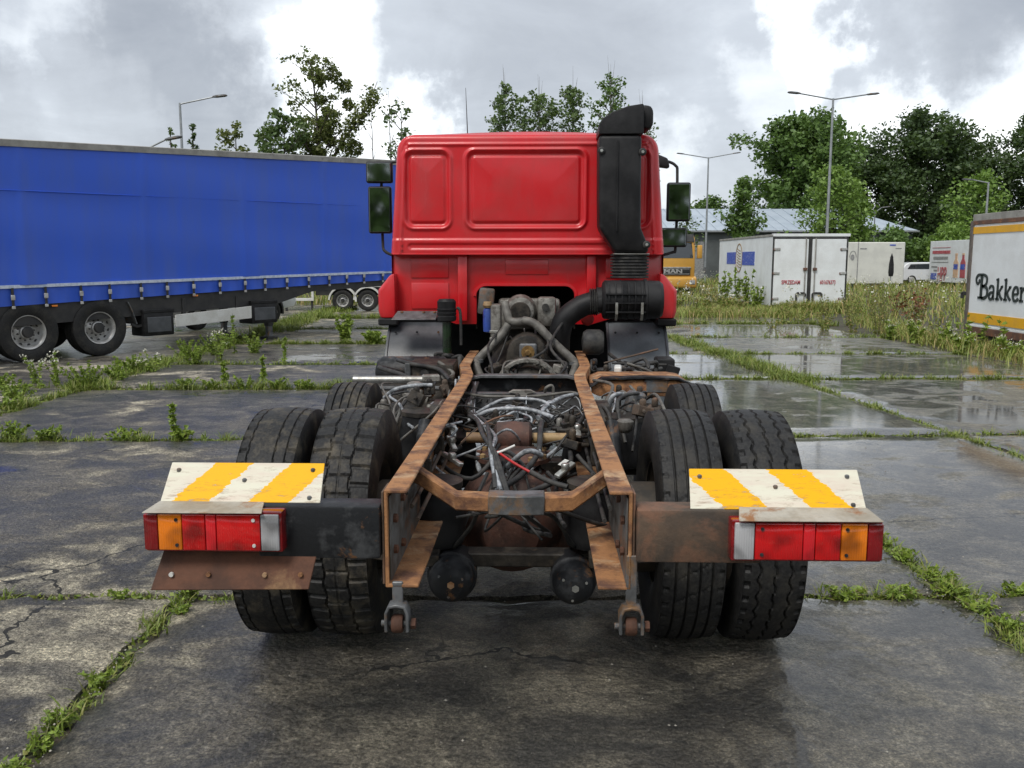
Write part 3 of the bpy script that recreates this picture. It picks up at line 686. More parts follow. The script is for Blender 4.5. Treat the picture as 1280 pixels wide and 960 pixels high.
wheel('wheel', TRK, (1.105, 0, RW - .008), RW, .295, 'wave', 'tyre', 4, 1, .7)
wheel('wheel', TRK, (-1.06, 1.36, .505), .512, .275, 'rib', 'tyremud', 5, 1, .2)
wheel('wheel', TRK, (1.06, 1.36, .505), .512, .275, 'rib', 'tyre', 6, -1, .9)
wheel('wheel', TRK, (-1.03, 4.15, .505), .512, .285, 'rib', 'tyre', 7, -1, .2)
wheel('wheel', TRK, (1.03, 4.15, .505), .512, .285, 'rib', 'tyre', 8, 1, .9)
for x in (-.56, .56):
    q = link('brake_drum', drumm, M['rim'], TRK); q.location = (x, 0, .51)
    q = link('brake_drum', drumm, M['rim'], TRK); q.location = (x * 1.5, 1.36, .505)

# axles
ax = part(MB().lathe([(.06, -.98), (.085, -.9), (.095, -.6), (.10, -.4), (.13, -.28), (.13, .28), (.10, .4), (.095, .6), (.085, .9), (.06, .98)], (0, 0, .51), 'x', 20), 'drive_axle', 'axle', bevel=0)
part(MB().lathe([(.02, -.30), (.12, -.28), (.21, -.18), (.25, -.05), (.26, .08), (.24, .2), (.15, .3), (.09, .36), (.07, .45)], (-.02, 0, .55), 'y', 28, sc2=(1.0, 1.05)), 'differential', 'axle', ax, bevel=0)
part(MB().lathe([(.15, 0), (.185, .01), (.185, .03), (.16, .035), (.12, .06), (.05, .07)], (-.02, .12, .80), 'z', 28), 'cover_flange', 'axle', ax, bevel=0)
for k in range(12):
    a = k * math.pi / 6
    part(MB().lathe([(.014, 0), (.014, .02), (.007, .024)], (-.02 + .17 * math.cos(a), .12 + .17 * math.sin(a), .83), 'z', 6), 'bolt', 'tan' if k % 3 else 'axle', ax, bevel=0)
tr = part(MB().lathe([(.05, -.10), (.075, -.085), (.08, 0), (.075, .075), (.05, .09)], (-.02, .22, .90), 'x', 20), 'torque_rod_bush', 'axle', bevel=0)
part(MB().tube([(-.26, .22, .895), (.24, .22, .895)], .027, 12), 'rod', 'tan', tr, bevel=0)
part(MB().lathe([(.05, -.95), (.06, -.5), (.06, .5), (.05, .95)], (0, 1.36, .49), 'x', 14), 'lift_axle', 'grime', bevel=0)
part(MB().tube([(-.02, .4, .55), (0, 1.4, .6), (.02, 2.3, .75)], .055, 14), 'propeller_shaft', 'grime', bevel=0)

# brake chambers and air bellows at the rear
for x, z, r in ((-.262, .455, .098), (.25, .445, .092)):
    o = part(MB().lathe([(.02, -.672), (.5 * r, -.666), (.8 * r, -.648), (.96 * r, -.618), (r, -.57), (1.08 * r, -.565), (1.08 * r, -.545), (r, -.54), (r, -.42), (.7 * r, -.38), (.03, -.30)], (x, 0, z), 'y', 32), 'brake_chamber', 'blackpaint', bevel=0)
    part(MB().lathe([(.016, -.675), (.016, -.655)], (x + .005, 0, z), 'y', 6), 'nut', 'chrome' if x > 0 else 'rust', o, bevel=0)
    for a in (.4, 2.5, 4.6): part(MB().lathe([(.006, -.664), (.006, -.652)], (x + .055 * math.cos(a), 0, z + .055 * math.sin(a)), 'y', 6), 'bolt', 'chrome' if x > 0 else 'greysteel', o, bevel=0)
    part(MB().tube(catmull([(x, -.4, z + .09), (x + .05 * (1 if x < 0 else -1), -.38, z + .2), (x * .5, -.2, z + .36)]), .010, 6), 'air_hose', 'hose', o, bevel=0)
bel = MB().lathe([(.09, 0), (.12, .01), (.135, .05), (.128, .09), (.138, .13), (.125, .2), (.115, .24), (.115, .26), (.05, .265)], (0, 0, 0), 'z', 28).mesh('air_bellow')
for x, y, z in ((-.345, -.42, .55), (.345, -.42, .55), (-.36, .62, .55), (.36, .62, .55), (-.55, .75, .66), (.57, .72, .64)):
    q = link('air_bellow', bel, M['plastic'], TRK); q.location = (x, y, z)
    link('cap', MB().lathe([(.12, .262), (.12, .285), (.03, .29)], (0, 0, 0), 'z', 24).mesh('cap'), M['grime'], q)
part(MB().loft([sect(p, .05, .03) for p in ((-.75, -.42, .53), (-.3, -.44, .50), (.3, -.44, .50), (.75, -.42, .53))]), 'bellow_beam', 'grime', bevel=.006)
for s in (-1, 1):
    part(MB().loft([[(s * .36 + a, y, z + c) for a, c in ((-.045, -.025), (.045, -.025), (.045, .025), (-.045, .025))] for y, z in ((-.6, .53), (-.1, .62), (.3, .58), (.95, .66))]), 'trailing_arm', 'grime', bevel=.005)
    part(MB().tube([(s * .50, -.25, .52), (s * .46, .18, .98)], [.028, .036], 12), 'shock_absorber', 'blackpaint', bevel=0)
    hb = part(MB().prism([(.55, .66), (1.05, .66), (1.0, .80), (.92, .98), (.70, .98), (.62, .86)], s * .425, s * .50, 'yz'), 'spring_hanger', 'grime', bevel=.006)
    for (y, z) in ((.7, .9), (.9, .9), (.7, .78), (.9, .78)): part(MB().lathe([(.016, -.01), (.016, .02)], (s * .50, y, z), 'x', 6), 'bolt', 'greysteel', hb, bevel=0)

# crossmembers ahead of the axle
c1 = part(MB().bb(-.395, .395, 1.40, 1.412, .66, .945).bb(-.395, .395, 1.412, 1.47, .933, .945), 'crossmember', 'plate', bevel=.003)
for x in (-.27, -.2, -.02, .05, .26): part(MB().lathe([(.012, -.01), (.012, .0)], (x, 1.40, .90), 'y', 6), 'bolt', 'greysteel', c1, bevel=0)
c2 = part(MB().loft([sect(p, .05, .010) for p in ((-.41, 1.95, .955), (-.30, 1.95, .985), (.30, 1.95, .985), (.41, 1.95, .955))]), 'arched_crossmember', 'greysteel', bevel=.003)
part(MB().bb(-.40, .40, 1.96, 1.972, .70, .972), 'web_plate', 'blackpaint', c2)
v = part(MB().prism([(-.09, .955), (-.06, .972), (.05, .972), (.085, .955), (.03, .945), (.02, .925), (-.02, .925), (-.03, .945)], 1.36, 1.40), 'level_valve', 'alloy', bevel=.003)
part(MB().bb(-.40, .40, .55, .64, .62, .70), 'lower_crossmember', 'grime', bevel=.006)

# gearbox and engine
gb = part(MB().lathe([(.05, 2.28), (.16, 2.30), (.20, 2.34), (.21, 2.6), (.26, 2.75), (.27, 3.0), (.34, 3.3), (.36, 3.5)], (.02, 0, .80), 'y', 32, sc2=(1.0, 1.0)), 'gearbox', 'grime', bevel=0)
part(MB().strip([(.02 + .215 * math.cos(a), .865 + .19 * math.sin(a)) for a in np.linspace(0.05, math.pi - .05, 15)], .03, 2.28, 2.38, 'xz'), 'clutch_ring', 'alloy', gb, bevel=.004)
part(MB().bb(-.26, .30, 2.22, 2.30, .835, .90), 'mounting_beam', 'blackpaint', gb, bevel=.01)
part(MB().bb(-.20, .24, 2.1, 2.2, .78, .82), 'oil_pan_edge', 'alloy', gb, bevel=.008)
ho = part(MB().prism([(.01 + .155 * math.cos(a), 1.06 + .155 * math.sin(a)) for a in np.linspace(0, math.pi, 13)] + [(-.16, .95), (.18, .95)], 2.62, 2.95), 'power_takeoff', 'grime', bevel=.02, seg=2)
part(MB().bb(-.045, .085, 2.57, 2.63, 1.03, 1.15), 'flange_plate', 'greysteel', ho, bevel=.01)
part(MB().lathe([(.05, -.05), (.05, -.02), (.035, -.018), (.035, 0)], (.02, 2.57, 1.09), 'y', 24), 'flange', 'brass', ho, bevel=0)
part(MB().lathe([(.018, -.075), (.022, -.07), (.022, -.045)], (.02, 2.57, 1.09), 'y', 8), 'nut', 'brass', ho, bevel=0)
en = part(MB().bb(-.30, .33, 3.45, 4.5, .75, 1.38), 'engine_block', 'grime', bevel=.03, seg=2)
part(MB().bb(-.24, .28, 3.3, 3.46, 1.20, 1.46), 'cylinder_head', 'alloy', en, bevel=.03, seg=2)
part(MB().lathe([(.03, -.16), (.11, -.14), (.13, -.06), (.13, .02), (.10, .1)], (-.05, 3.22, 1.37), 'y', 24), 'turbo_housing', 'alloy', en, bevel=0)
part(MB().lathe([(.085, -.05), (.085, .05)], (-.05, 3.08, 1.36), 'y', 24), 'turbo_inlet', 'grime', en, bevel=.006)
part(MB().bb(.09, .24, 3.10, 3.28, 1.24, 1.48), 'manifold', 'alloy', en, bevel=.025, seg=2)
part(MB().lathe([(.03, -.02), (.03, .0)], (.155, 3.10, 1.40), 'y', 16), 'port', 'hose', en, bevel=0)
part(MB().lathe([(.01, 0), (.035, .01), (.037, .05), (.037, .17), (.03, .19), (.012, .2)], (-.31, 3.0, 1.20), 'z', 18), 'blue_filter', 'bluef', en, bevel=0)
part(MB().lathe([(.03, 0), (.04, .02), (.03, .05)], (-.31, 3.0, 1.40), 'z', 12), 'filter_cap', 'tan', en, bevel=0)
ag = part(MB().bb(-.285, -.20, 2.95, 3.1, 1.12, 1.43), 'filter_housing', 'alloy', en, bevel=.02, seg=2)
part(MB().bb(-.292, -.195, 2.943, 3.0, 1.20, 1.222), 'band', 'chrome', en); part(MB().bb(-.292, -.195, 2.943, 3.0, 1.145, 1.165), 'band', 'chrome', en)
def hose(name, pts, r, mat, parent=TRK, n=8, sm=6): return part(MB().tube(catmull(pts, sm), r, n), name, mat, parent, bevel=0, smooth=60)
hose('coolant_pipe', [(-.12, 2.9, 1.30), (-.22, 2.85, 1.16), (-.36, 2.8, 1.02), (-.385, 2.7, .97), (-.33, 2.6, .86), (-.30, 2.5, .80)], .034, 'hosegrey', n=12)
hose('coolant_pipe', [(-.02, 2.85, 1.31), (.08, 2.8, 1.28), (.22, 2.75, 1.14), (.375, 2.7, 1.0), (.385, 2.65, .96), (.34, 2.55, .86), (.31, 2.5, .80)], .034, 'hosegrey', n=12)
hose('breather_hose', [(-.17, 2.95, 1.44), (-.15, 2.9, 1.36), (-.12, 2.88, 1.30), (-.02, 2.86, 1.30)], .034, 'hosegrey', n=12)
for p in ((-.37, 2.75, 1.0), (.375, 2.69, .99), (-.315, 2.55, .83), (.33, 2.53, .84)):
    part(MB().lathe([(.040, -.012), (.040, .012)], p, 'z', 14), 'hose_clip', 'greysteel', bevel=0)
# intake elbow, air filter, bellows, snorkel
part(MB().tube(catmull([(.60, 3.0, 1.445), (.52, 3.0, 1.44), (.42, 3.0, 1.40), (.31, 3.0, 1.31), (.27, 3.0, 1.19), (.262, 3.02, .98)], 8), .088, 24), 'intake_elbow', 'plastic', bevel=0)
af = part(MB().lathe([(.08, .555), (.10, .56), (.10, .60), (.14, .61), (.155, .625), (.155, .74), (.16, .75), (.155, .76), (.155, .93), (.165, .935), (.165, .955), (.155, .96), (.15, 1.06), (.13, 1.085), (.05, 1.09)], (0, 3.02, 1.465), 'x', 36), 'air_filter', 'plastic', bevel=0)
for k in range(6):
    x = .645 + k * .052
    part(MB().strip([(3.02 - .163 * math.cos(a), 1.465 + .163 * math.sin(a)) for a in np.linspace(-1.1, 1.0, 9)], .014, x, x + .010), 'rib', 'plastic', af, bevel=0)
for z in (1.37, 1.44, 1.51): part(MB().bb(.625, .94, 2.846 + abs(z - 1.465) * .06, 2.87, z, z + .010), 'rib', 'plastic', af, bevel=0)
for x in (.70, .90): part(MB().strip([(2.85, 1.45), (2.852, 1.36), (2.90, 1.31)], .008, x, x + .02), 'clamp', 'chrome', af, bevel=0)
part(MB().lathe([(.103, .575), (.103, .585)], (0, 3.02, 1.45), 'x', 30), 'clamp_ring', 'chrome', af, bevel=0)
for k in range(4): part(MB().lathe([(.10, .505 + k * .017), (.112, .512 + k * .017), (.10, .519 + k * .017)], (0, 3.015, 1.447), 'x', 26), 'cuff', 'hose', af, bevel=0)
prof = []
for k in range(8): prof += [(.135, 1.635 + k * .025), (.155, 1.640 + k * .025), (.155, 1.650 + k * .025), (.135, 1.655 + k * .025)]
part(MB().lathe(prof, (.83, 3.10, 0), 'z', 28, sc2=(1.0, .72)), 'bellows', 'hose', bevel=0, smooth=20)
sn = part(MB().loft([[(x0, y0, z), (x1, y0, z), (x1, y1, z), (x0, y1, z)] for z, x0, x1, y0, y1 in ((1.83, .70, .965, 2.99, 3.22), (1.86, .69, .965, 2.97, 3.24), (1.93, .64, .945, 2.96, 3.25), (2.03, .572, .90, 2.95, 3.26), (2.3, .566, .895, 2.95, 3.26), (2.74, .562, .892, 2.95, 3.26))]), 'snorkel', 'plastic', bevel=.035, seg=3)
part(MB().prism([(.560, 2.745), (.562, 2.82), (.59, 2.865), (.66, 2.91), (.78, 2.955), (.895, 2.972), (.905, 2.96), (.905, 2.745)], 2.945, 3.30), 'snorkel_hood', 'plastic', sn, bevel=.02, seg=3)
part(MB().prism([(.89, 2.80), (.96, 2.79), (.985, 2.82), (.985, 2.93), (.965, 2.965), (.90, 2.975)], 3.0, 3.30), 'inlet_grille', 'plastic', sn, bevel=.02, seg=2)
part(MB().bb(.702, .716, 2.938, 2.96, 2.0, 2.70), 'moulded_rib', 'plastic', sn, bevel=.004)
for x, z in ((.582, 2.62), (.90, 2.61), (.945, 1.90)):
    q = part(MB().lathe([(.03, .0), (.03, -.012), (.02, -.02)], (x, 2.955, z), 'y', 14), 'mount_bush', 'hose', sn, bevel=0)
    part(MB().lathe([(.012, 0), (.012, -.026)], (x, 2.955, z), 'y', 8), 'bolt', 'chrome', sn, bevel=0)
part(MB().bb(.69, .975, 2.985, 3.2, 1.822, 1.832), 'clamp_band', 'chrome', sn)
# ------------------------------------------------------------------ cab
CAB = empty('cab'); CAB.parent = TRK
ZT, RC = 2.80, .13
def halfw(z):
    w = 1.137 - max(z - 1.83, 0) * .072
    zc = ZT - RC
    return w - RC + math.sqrt(max(RC * RC - (z - zc) ** 2, 0)) if z > zc else w
def rr_sdf(x, z, x0, x1, z0, z1, r):
    cx, cz, hx, hz = (x0 + x1) / 2, (z0 + z1) / 2, (x1 - x0) / 2 - r, (z1 - z0) / 2 - r
    qx, qz = np.abs(x - cx) - hx, np.abs(z - cz) - hz
    return np.hypot(np.maximum(qx, 0), np.maximum(qz, 0)) + np.minimum(np.maximum(qx, qz), 0) - r
def rear_wall():
    nx, nz = 250, 120
    S, Zs = np.meshgrid(np.linspace(-1, 1, nx), np.concatenate([np.linspace(1.83, 2.67, 100), 2.67 + .13 * np.sin(np.linspace(0.03, math.pi / 2 * .97, 20))]))
    W = np.vectorize(halfw)(Zs); X = S * W
    h = np.zeros_like(X)
    sstep = lambda a, b, v: (lambda t: t * t * (3 - 2 * t))(np.clip((v - a) / (b - a), 0, 1))
    for x0, x1 in ((-.985, -.655), (-.475, .455), (.655, .985)):
        d = rr_sdf(X, Zs, x0, x1, 2.065, 2.645, .05)
        h += .016 * np.exp(-((d - .028) / .014) ** 2)            # raised bead round the panel
        h -= .014 * sstep(.012, -.006, d)                         # step down
        h += .012 * sstep(-.018, -.032, d)                        # inner tray edge
        h += .012 * np.sin(np.clip(-d / .29, 0, 1) * math.pi / 2)                        # shallow hipped bulge of the pressing
    h += .012 * sstep(1.955, 1.945, Zs)                            # lower belt stands proud
    d = rr_sdf(X, Zs, -.98, .98, 1.872, 1.912, .018); h -= .010 * sstep(.006, -.004, d)
    h += .012 * np.exp(-((Zs - 2.715) / .012) ** 2) * (np.abs(X) < .98)
    h += .010 * np.exp(-((np.abs(X) - (W - .085)) / .010) ** 2) * (Zs < 2.70)   # edge weld seam
    h += .0025 * np.sin(X * 7 + Zs * 5) * np.sin(Zs * 9)           # slight denting
    ed = np.clip((np.abs(X) - (W - .055)) / .055, 0, 1); Y = 3.30 - h + .07 * (1 - np.sqrt(np.clip(1 - ed ** 2, 0, 1)))
    tp = np.clip((Zs - (ZT - .05)) / .05, 0, 1); Y += .05 * (1 - np.sqrt(np.clip(1 - tp ** 2, 0, 1)))
    V = np.stack([X, Y, Zs], 2).reshape(-1, 3); n_ = X.shape[1]
    j, i = np.meshgrid(np.arange(X.shape[0] - 1), np.arange(n_ - 1), indexing='ij')
    Q = np.stack([j * n_ + i, j * n_ + i + 1, (j + 1) * n_ + i + 1, (j + 1) * n_ + i], -1).reshape(-1, 4)
    return npmesh('rear_wall', V, [Q], True)
rw = link('rear_wall', rear_wall(), M['red'], CAB)
# sides and roof as one folded skin
zs = [1.30, 1.5, 1.70, 1.83, 2.0, 2.2, 2.4, 2.6, 2.67, 2.71, 2.745, 2.772, 2.79, 2.799]
def outline(y, dz=0, k=1.0, dome=.03):
    l = [(-halfw(z) * k, y, z + dz) for z in zs]
    top = [(-halfw(2.799) * k + 2 * halfw(2.799) * k * t, y, 2.80 + dz + dome * math.sin(math.pi * t)) for t in np.linspace(.08, .92, 9)]
    return l + top + [(-x, y_, z) for x, y_, z in l[::-1]]
part(MB().loft([outline(3.368, 0, 1.0, .0), outline(3.42), outline(4.2), outline(4.75), outline(5.0, -.03, .995)], closed=False), 'cab_skin', 'red', CAB, bevel=0, smooth=40)
fr = [[(x, 5.0 + .0 * z, z) for x in (-1, 1)] for z in (1.3,)]
part(MB().add([(-1.12, 5.02, 1.3), (1.12, 5.02, 1.3), (1.12, 5.30, 1.9), (-1.12, 5.30, 1.9), (-1.09, 5.02, 2.78), (1.09, 5.02, 2.78), (-1.13, 5.35, 1.3), (1.13, 5.35, 1.3)], [(6, 7, 2, 3), (0, 6, 3), (7, 1, 2), (3, 2, 5, 4), (0, 3, 4), (2, 1, 5)]), 'cab_front', 'red', CAB, bevel=0, smooth=0)
part(MB().sheet([(-1.02, 5.292, 1.95), (1.02, 5.292, 1.95), (.98, 5.06, 2.68), (-.98, 5.06, 2.68)], -.006), 'windscreen', 'window', CAB, bevel=0)
for s in (-1, 1):
    dw = part(MB().sheet([(s * 1.132, 3.98, 2.0), (s * 1.132, 4.95, 1.95), (s * 1.092, 4.9, 2.58), (s * 1.092, 3.98, 2.60)], s * .004), 'side_window', 'window', CAB, bevel=0)
    part(MB().strip([(3.94, 1.34), (3.94, 2.62), (4.98, 2.62)], .012, s * 1.08, s * 1.141), 'door_seam', 'plastic', CAB, bevel=0)
    # wheel-arch flare at the rear corner with its dark lower lip
    fl = MB().loft([[(s * 1.10, y, 1.30), (s * (1.20 + o_), y, 1.30), (s * (1.215 + o_), y, 1.36), (s * (1.215 + o_), y, 1.53), (s * (1.13 + o_ * .4), y, 1.655), (s * 1.10, y, 1.67)] for y, o_ in ((3.27, 0), (3.30, .03), (3.5, .045), (5.1, .045))])
    part(fl, 'arch_flare', 'red', CAB, bevel=.012, seg=2)
    part(MB().bb(s * 1.08, s * 1.245, 3.27, 5.1, 1.235, 1.297) if s > 0 else MB().bb(-1.245, -1.08, 3.27, 5.1, 1.235, 1.297), 'arch_lip', 'plastic', CAB, bevel=.012)
# recessed lower rear panel with engine tunnel
def arc(cx, cz, r, a0, a1, n=6): return [(cx + r * math.cos(R(a0 + (a1 - a0) * k / n)), cz + r * math.sin(R(a0 + (a1 - a0) * k / n))) for k in range(n + 1)]
lo = [(-1.13, 1.832), (-1.13, 1.30), (-.78, 1.30), (-.60, 1.24), (-.425, 1.24)] + arc(-.345, 1.48, .08, 180, 90) + arc(.32, 1.48, .08, 90, 0) + [(.40, 1.24), (.55, 1.24), (.75, 1.30), (1.13, 1.30), (1.13, 1.832)]
lp = part(MB().prism(lo, 3.40, 3.425), 'lower_panel', 'red', CAB, bevel=.004, seg=2)
part(MB().bb(-1.12, 1.12, 3.285, 3.41, 1.822, 1.833), 'overhang', 'red', CAB, bevel=.003)
for x0, x1 in ((-.58, -.50), (.50, .58)): part(MB().bb(x0, x1, 3.345, 3.402, 1.27 if x0 < 0 else 1.45, 1.822), 'upright', 'red', CAB, bevel=.010, seg=2)
for x0, x1, z0, z1 in ((-.98, -.66, 1.63, 1.80), (-.98, -.66, 1.37, 1.59), (-.18, .18, 1.66, 1.785), (.66, .98, 1.63, 1.80)):
    b = MB().prism([(x0, z0), (x1, z0), (x1, z1), (x0, z1)], 3.388, 3.402)
    part(b, 'pressing', 'red', CAB, bevel=.010, seg=2)
part(MB().strip(arc(-.345, 1.48, .095, 180, 90) + arc(.32, 1.48, .095, 90, 0), .022, 3.385, 3.402, 'xz'), 'tunnel_flange', 'red', CAB, bevel=0)
part(MB().strip([(-.43, 1.2)] + arc(-.345, 1.48, .085, 180, 90) + arc(.32, 1.48, .085, 90, 0) + [(.405, 1.2)], .01, 3.426, 4.9, 'xz'), 'engine_tunnel', 'grime', CAB, bevel=0)
part(MB().bb(-1.1, 1.1, 4.9, 4.93, .6, 1.6), 'dark_backing', 'plastic', CAB)  # black panel added behind the tunnel so the engine opening stays dark
part(MB().bb(-1.1, -.44, 3.43, 4.9, 1.25, 1.27).bb(.42, 1.1, 3.43, 4.9, 1.25, 1.27), 'floor_pan', 'plastic', CAB)
for z in (1.87, 1.91): 
    for x in (-1.04, 1.04): part(MB().lathe([(.012, 0), (.012, -.010)], (x, 3.288, z), 'y', 8), 'bolt', 'red', CAB, bevel=0)
part(MB().tube([(-.53, 3.9, 2.82), (-.55, 3.95, 3.28)], [.006, .002], 6), 'antenna', 'hose', CAB, bevel=0)
part(MB().box((-.335, 3.25, 1.44), (.13, .05, .22), (0, .1, 0)), 'insulation_flap', 'web', CAB, bevel=.02, seg=2)

# mirrors
def mirror(s):
    yb = 4.45
    arm = MB().tube(catmull([(s * 1.10, yb, 2.70), (s * 1.27, yb, 2.70), (s * 1.38, yb + .02, 2.66), (s * 1.40, yb + .02, 2.55), (s * 1.40, yb + .02, 1.93 if s > 0 else 2.0), (s * 1.36, yb, 1.85), (s * 1.12, yb, 1.80)], 5), .014, 8)
    o = part(arm, 'mirror_arm', 'hose', bevel=0)
    zs_ = ((2.14, 2.50), (1.90, 2.08)) if s > 0 else ((2.03, 2.47), (2.50, 2.70))
    for k, (z0, z1) in enumerate(zs_):
        cx = s * (1.41 if k == 0 else (1.37 if s > 0 else 1.41)); w = .11 if k == 0 else .125
        part(MB().loft([[(cx - w * q, y, z0 + (1 - q) * .03), (cx + w * q, y, z0 + (1 - q) * .03), (cx + w * q, y, z1 - (1 - q) * .03), (cx - w * q, y, z1 - (1 - q) * .03)] for y, q in ((yb - .06, 1.0), (yb, 1.0), (yb + .07, .75))]), 'mirror_housing', 'plastic', o, bevel=.022, seg=3)
        part(MB().bb(cx - w + .014, cx + w - .014, yb - .064, yb - .058, z0 + .016, z1 - .016), 'mirror_glass', 'mirror', o, bevel=.002)
    if s > 0: part(MB().prism([(1.10, 2.66), (1.32, 2.63), (1.30, 2.72), (1.10, 2.80)], yb - .06, yb + .06), 'arm_cover', 'plastic', o, bevel=.02, seg=2)
for s in (-1, 1): mirror(s)

# front mudguards, plate, filler pot
for s in (-1, 1):
    pts = [(3.85 + .86 * math.cos(R(a)), .50 + .86 * math.sin(R(a))) for a in range(118, 194, 6)]
    mg = part(MB().strip(pts, .008, s * .675, s * 1.165), 'front_mudguard', 'guard' if s < 0 else 'guardlight', bevel=.002)
    part(MB().strip(pts, .03, s * 1.150, s * 1.172), 'guard_edge', 'guard', mg, bevel=.004)
    part(MB().strip(pts, .026, s * .668, s * .69), 'guard_edge', 'guard', mg, bevel=.004)
    for x, z in ((.74, 1.20), (.92, 1.20), (1.10, 1.20)): part(MB().lathe([(.010, 0), (.010, -.01)], (s * x, 3.29, z - .02), 'y', 8), 'rivet', 'blackpaint', mg, bevel=0)
pl = part(MB().sheet([(-1.09, 3.0, 1.305), (-.73, 3.0, 1.305), (-.72, 3.16, 1.365), (-1.06, 3.16, 1.365)], .006), 'number_plate_shield', 'greysteel', bevel=.002)
for x in (-1.02, -.84, -.75): part(MB().lathe([(.012, 0), (.012, .012)], (x, 3.12, 1.352), 'z', 8), 'bolt', 'rust', pl, bevel=0)
fp = part(MB().lathe([(.036, 1.02), (.036, 1.30), (.05, 1.31)], (-.64, 3.0, 0), 'z', 20), 'filler_neck', 'greenp', bevel=0)
part(MB().lathe([(.06, 1.29), (.075, 1.30), (.08, 1.33), (.074, 1.335), (.08, 1.36), (.074, 1.365), (.08, 1.39), (.074, 1.395), (.076, 1.45), (.06, 1.47), (.02, 1.472)], (-.64, 3.0, 0), 'z', 24), 'filler_cap', 'plastic', fp, bevel=0)
part(MB().tube(catmull([(-.56, 3.0, 1.40), (-.53, 3.0, 1.36), (-.525, 3.0, 1.1)]), .012, 8), 'dipstick_tube', 'hose', bevel=0)
part(MB().lathe([(.04, -.03), (.055, -.02), (.055, .02), (.04, .03)], (.50, 3.18, 1.30), 'y', 12), 'red_coupling', 'redw', bevel=.004)

# side gear between cab and axles
bx = part(MB().bb(-.83, -.50, 2.05, 2.45, .80, 1.05), 'bracket_box', 'grime', bevel=.012, seg=2)
part(MB().lathe([(.03, -.02), (.03, .0)], (-.70, 2.05, .99), 'y', 14), 'hole', 'hose', bx, bevel=0)
part(MB().bb(-.84, -.80, 2.03, 2.06, .80, 1.06), 'flange', 'greysteel', bx)
part(MB().lathe([(.03, -1.14), (.10, -1.12), (.125, -1.08), (.125, -.62), (.10, -.58), (.03, -.56)], (0, 2.55, .93), 'x', 24), 'air_tank', 'blackpaint', bevel=0)
part(MB().lathe([(.03, -1.10), (.10, -1.08), (.12, -1.04), (.12, -.60), (.10, -.56), (.03, -.54)], (0, 2.05, .80), 'x', 24), 'air_tank', 'grime', bevel=0)
ct = part(MB().tube([(-1.14, 1.72, .985), (-.60, 1.74, .985)], .026, 14), 'support_tube', 'chrome', bevel=0)
part(MB().tube([(-1.14, 1.70, .93), (-.50, 1.72, .93)], .016, 10), 'lower_tube', 'greysteel', ct, bevel=0)
part(MB().box((-.62, 1.74, .995), (.12, .07, .05), (0, 0, .2)), 'tube_clamp', 'alloy', ct, bevel=.01)
vb = part(MB().lathe([(.03, -.06), (.05, -.05), (.05, .05), (.03, .06)], (-.68, 1.38, .96), 'z', 14), 'relay_valve', 'alloy', bevel=0)
part(MB().box((-.60, 1.38, .96), (.08, .07, .08)), 'valve_body', 'rust', vb, bevel=.01)
part(MB().box((-.77, 1.38, .945), (.09, .03, .03), (0, .3, 0)), 'valve_port', 'alloy', vb, bevel=.006)
part(MB().loft([[(-.85, y, .70), (-.46, y, .70), (-.46, y, z), (-.85, y, z - .03)] for y, z in ((1.0, .88), (1.3, .92), (1.5, .90))]), 'axle_bracket', 'grime', bevel=.02, seg=2)
# right: rusted guard of the lift axle, box, spare clutter
pts = [(1.36 + .60 * math.cos(R(a)), .49 + .56 * math.sin(R(a))) for a in range(40, 150, 8)]
gd = part(MB().loft([[(.50, y, z - .10), (1.02, y, z - .10), (1.10, y, z - .05), (1.08, y, z - .012), (1.0, y, z), (.52, y, z), (.45, y, z - .03), (.45, y, z - .08)] for y, z in ((1.66, .985), (1.72, 1.005), (2.1, 1.0), (2.2, .96))]), 'rusted_tank', 'rust', bevel=.012, seg=2)
gd['label'] = 'rust brown tank with a black strap'
part(MB().strip([(.44, .955), (.52, 1.006), (.8, 1.016), (1.02, 1.008), (1.12, .965)], .012, 1.64, 1.74, 'xz'), 'tank_strap', 'blackpaint', gd, bevel=0)
part(MB().box((.88, 1.69, .955), (.17, .07, .11)), 'paint_patch', 'greysteel', gd, bevel=.02)
part(MB().bb(1.02, 1.16, 2.75, 2.95, .88, 1.02), 'rear_step_bracket', 'plastic', bevel=.012)
part(MB().box((1.13, 2.72, .90), (.10, .03, .14), (0, .3, 0)), 'torn_flap', 'plastic', bevel=.006)
part(MB().tube([(.60, 2.62, 1.0), (1.02, 2.70, 1.10)], .008, 6), 'stay_rod', 'rustbar', bevel=0)
part(MB().tube([(.66, 2.62, 1.0), (1.08, 2.66, .985)], .008, 6), 'stay_rod', 'hose', bevel=0)
part(MB().lathe([(.03, .44), (.08, .45), (.10, .48), (.10, .58), (.08, .61)], (0, 2.85, 1.14), 'x', 22), 'intake_silencer', 'hose', bevel=0)
cb = part(MB().box((.66, .95, .96), (.10, .10, .13), (0, .2, .2)), 'chamber_bracket', 'greysteel', bevel=.015)
part(MB().box((.74, .97, .92), (.06, .08, .06)), 'foot', 'grime', cb, bevel=.01)
part(MB().loft([[(.46, y, .66), (.80, y, .66), (.76, y, z), (.47, y, z)] for y, z in ((.62, .80), (.85, .90), (1.15, .90))]), 'axle_bracket', 'grime', bevel=.02, seg=2)
part(MB().lathe([(.02, -.03), (.035, -.02), (.045, 0), (.045, .03), (.03, .04)], (.545, .35, .93), 'z', 16), 'shock_eye', 'alloy', bevel=0)
for x, y, z in ((.66, 2.1, 1.02),): part(MB().box((x, y, z), (.09, .05, .04), (0, .1, x * 7)), 'connector', 'white', bevel=.008)
part(MB().box((-.39, 2.7, .90), (.05, .05, .2)), 'frame_bracket', 'blackpaint', bevel=.01)

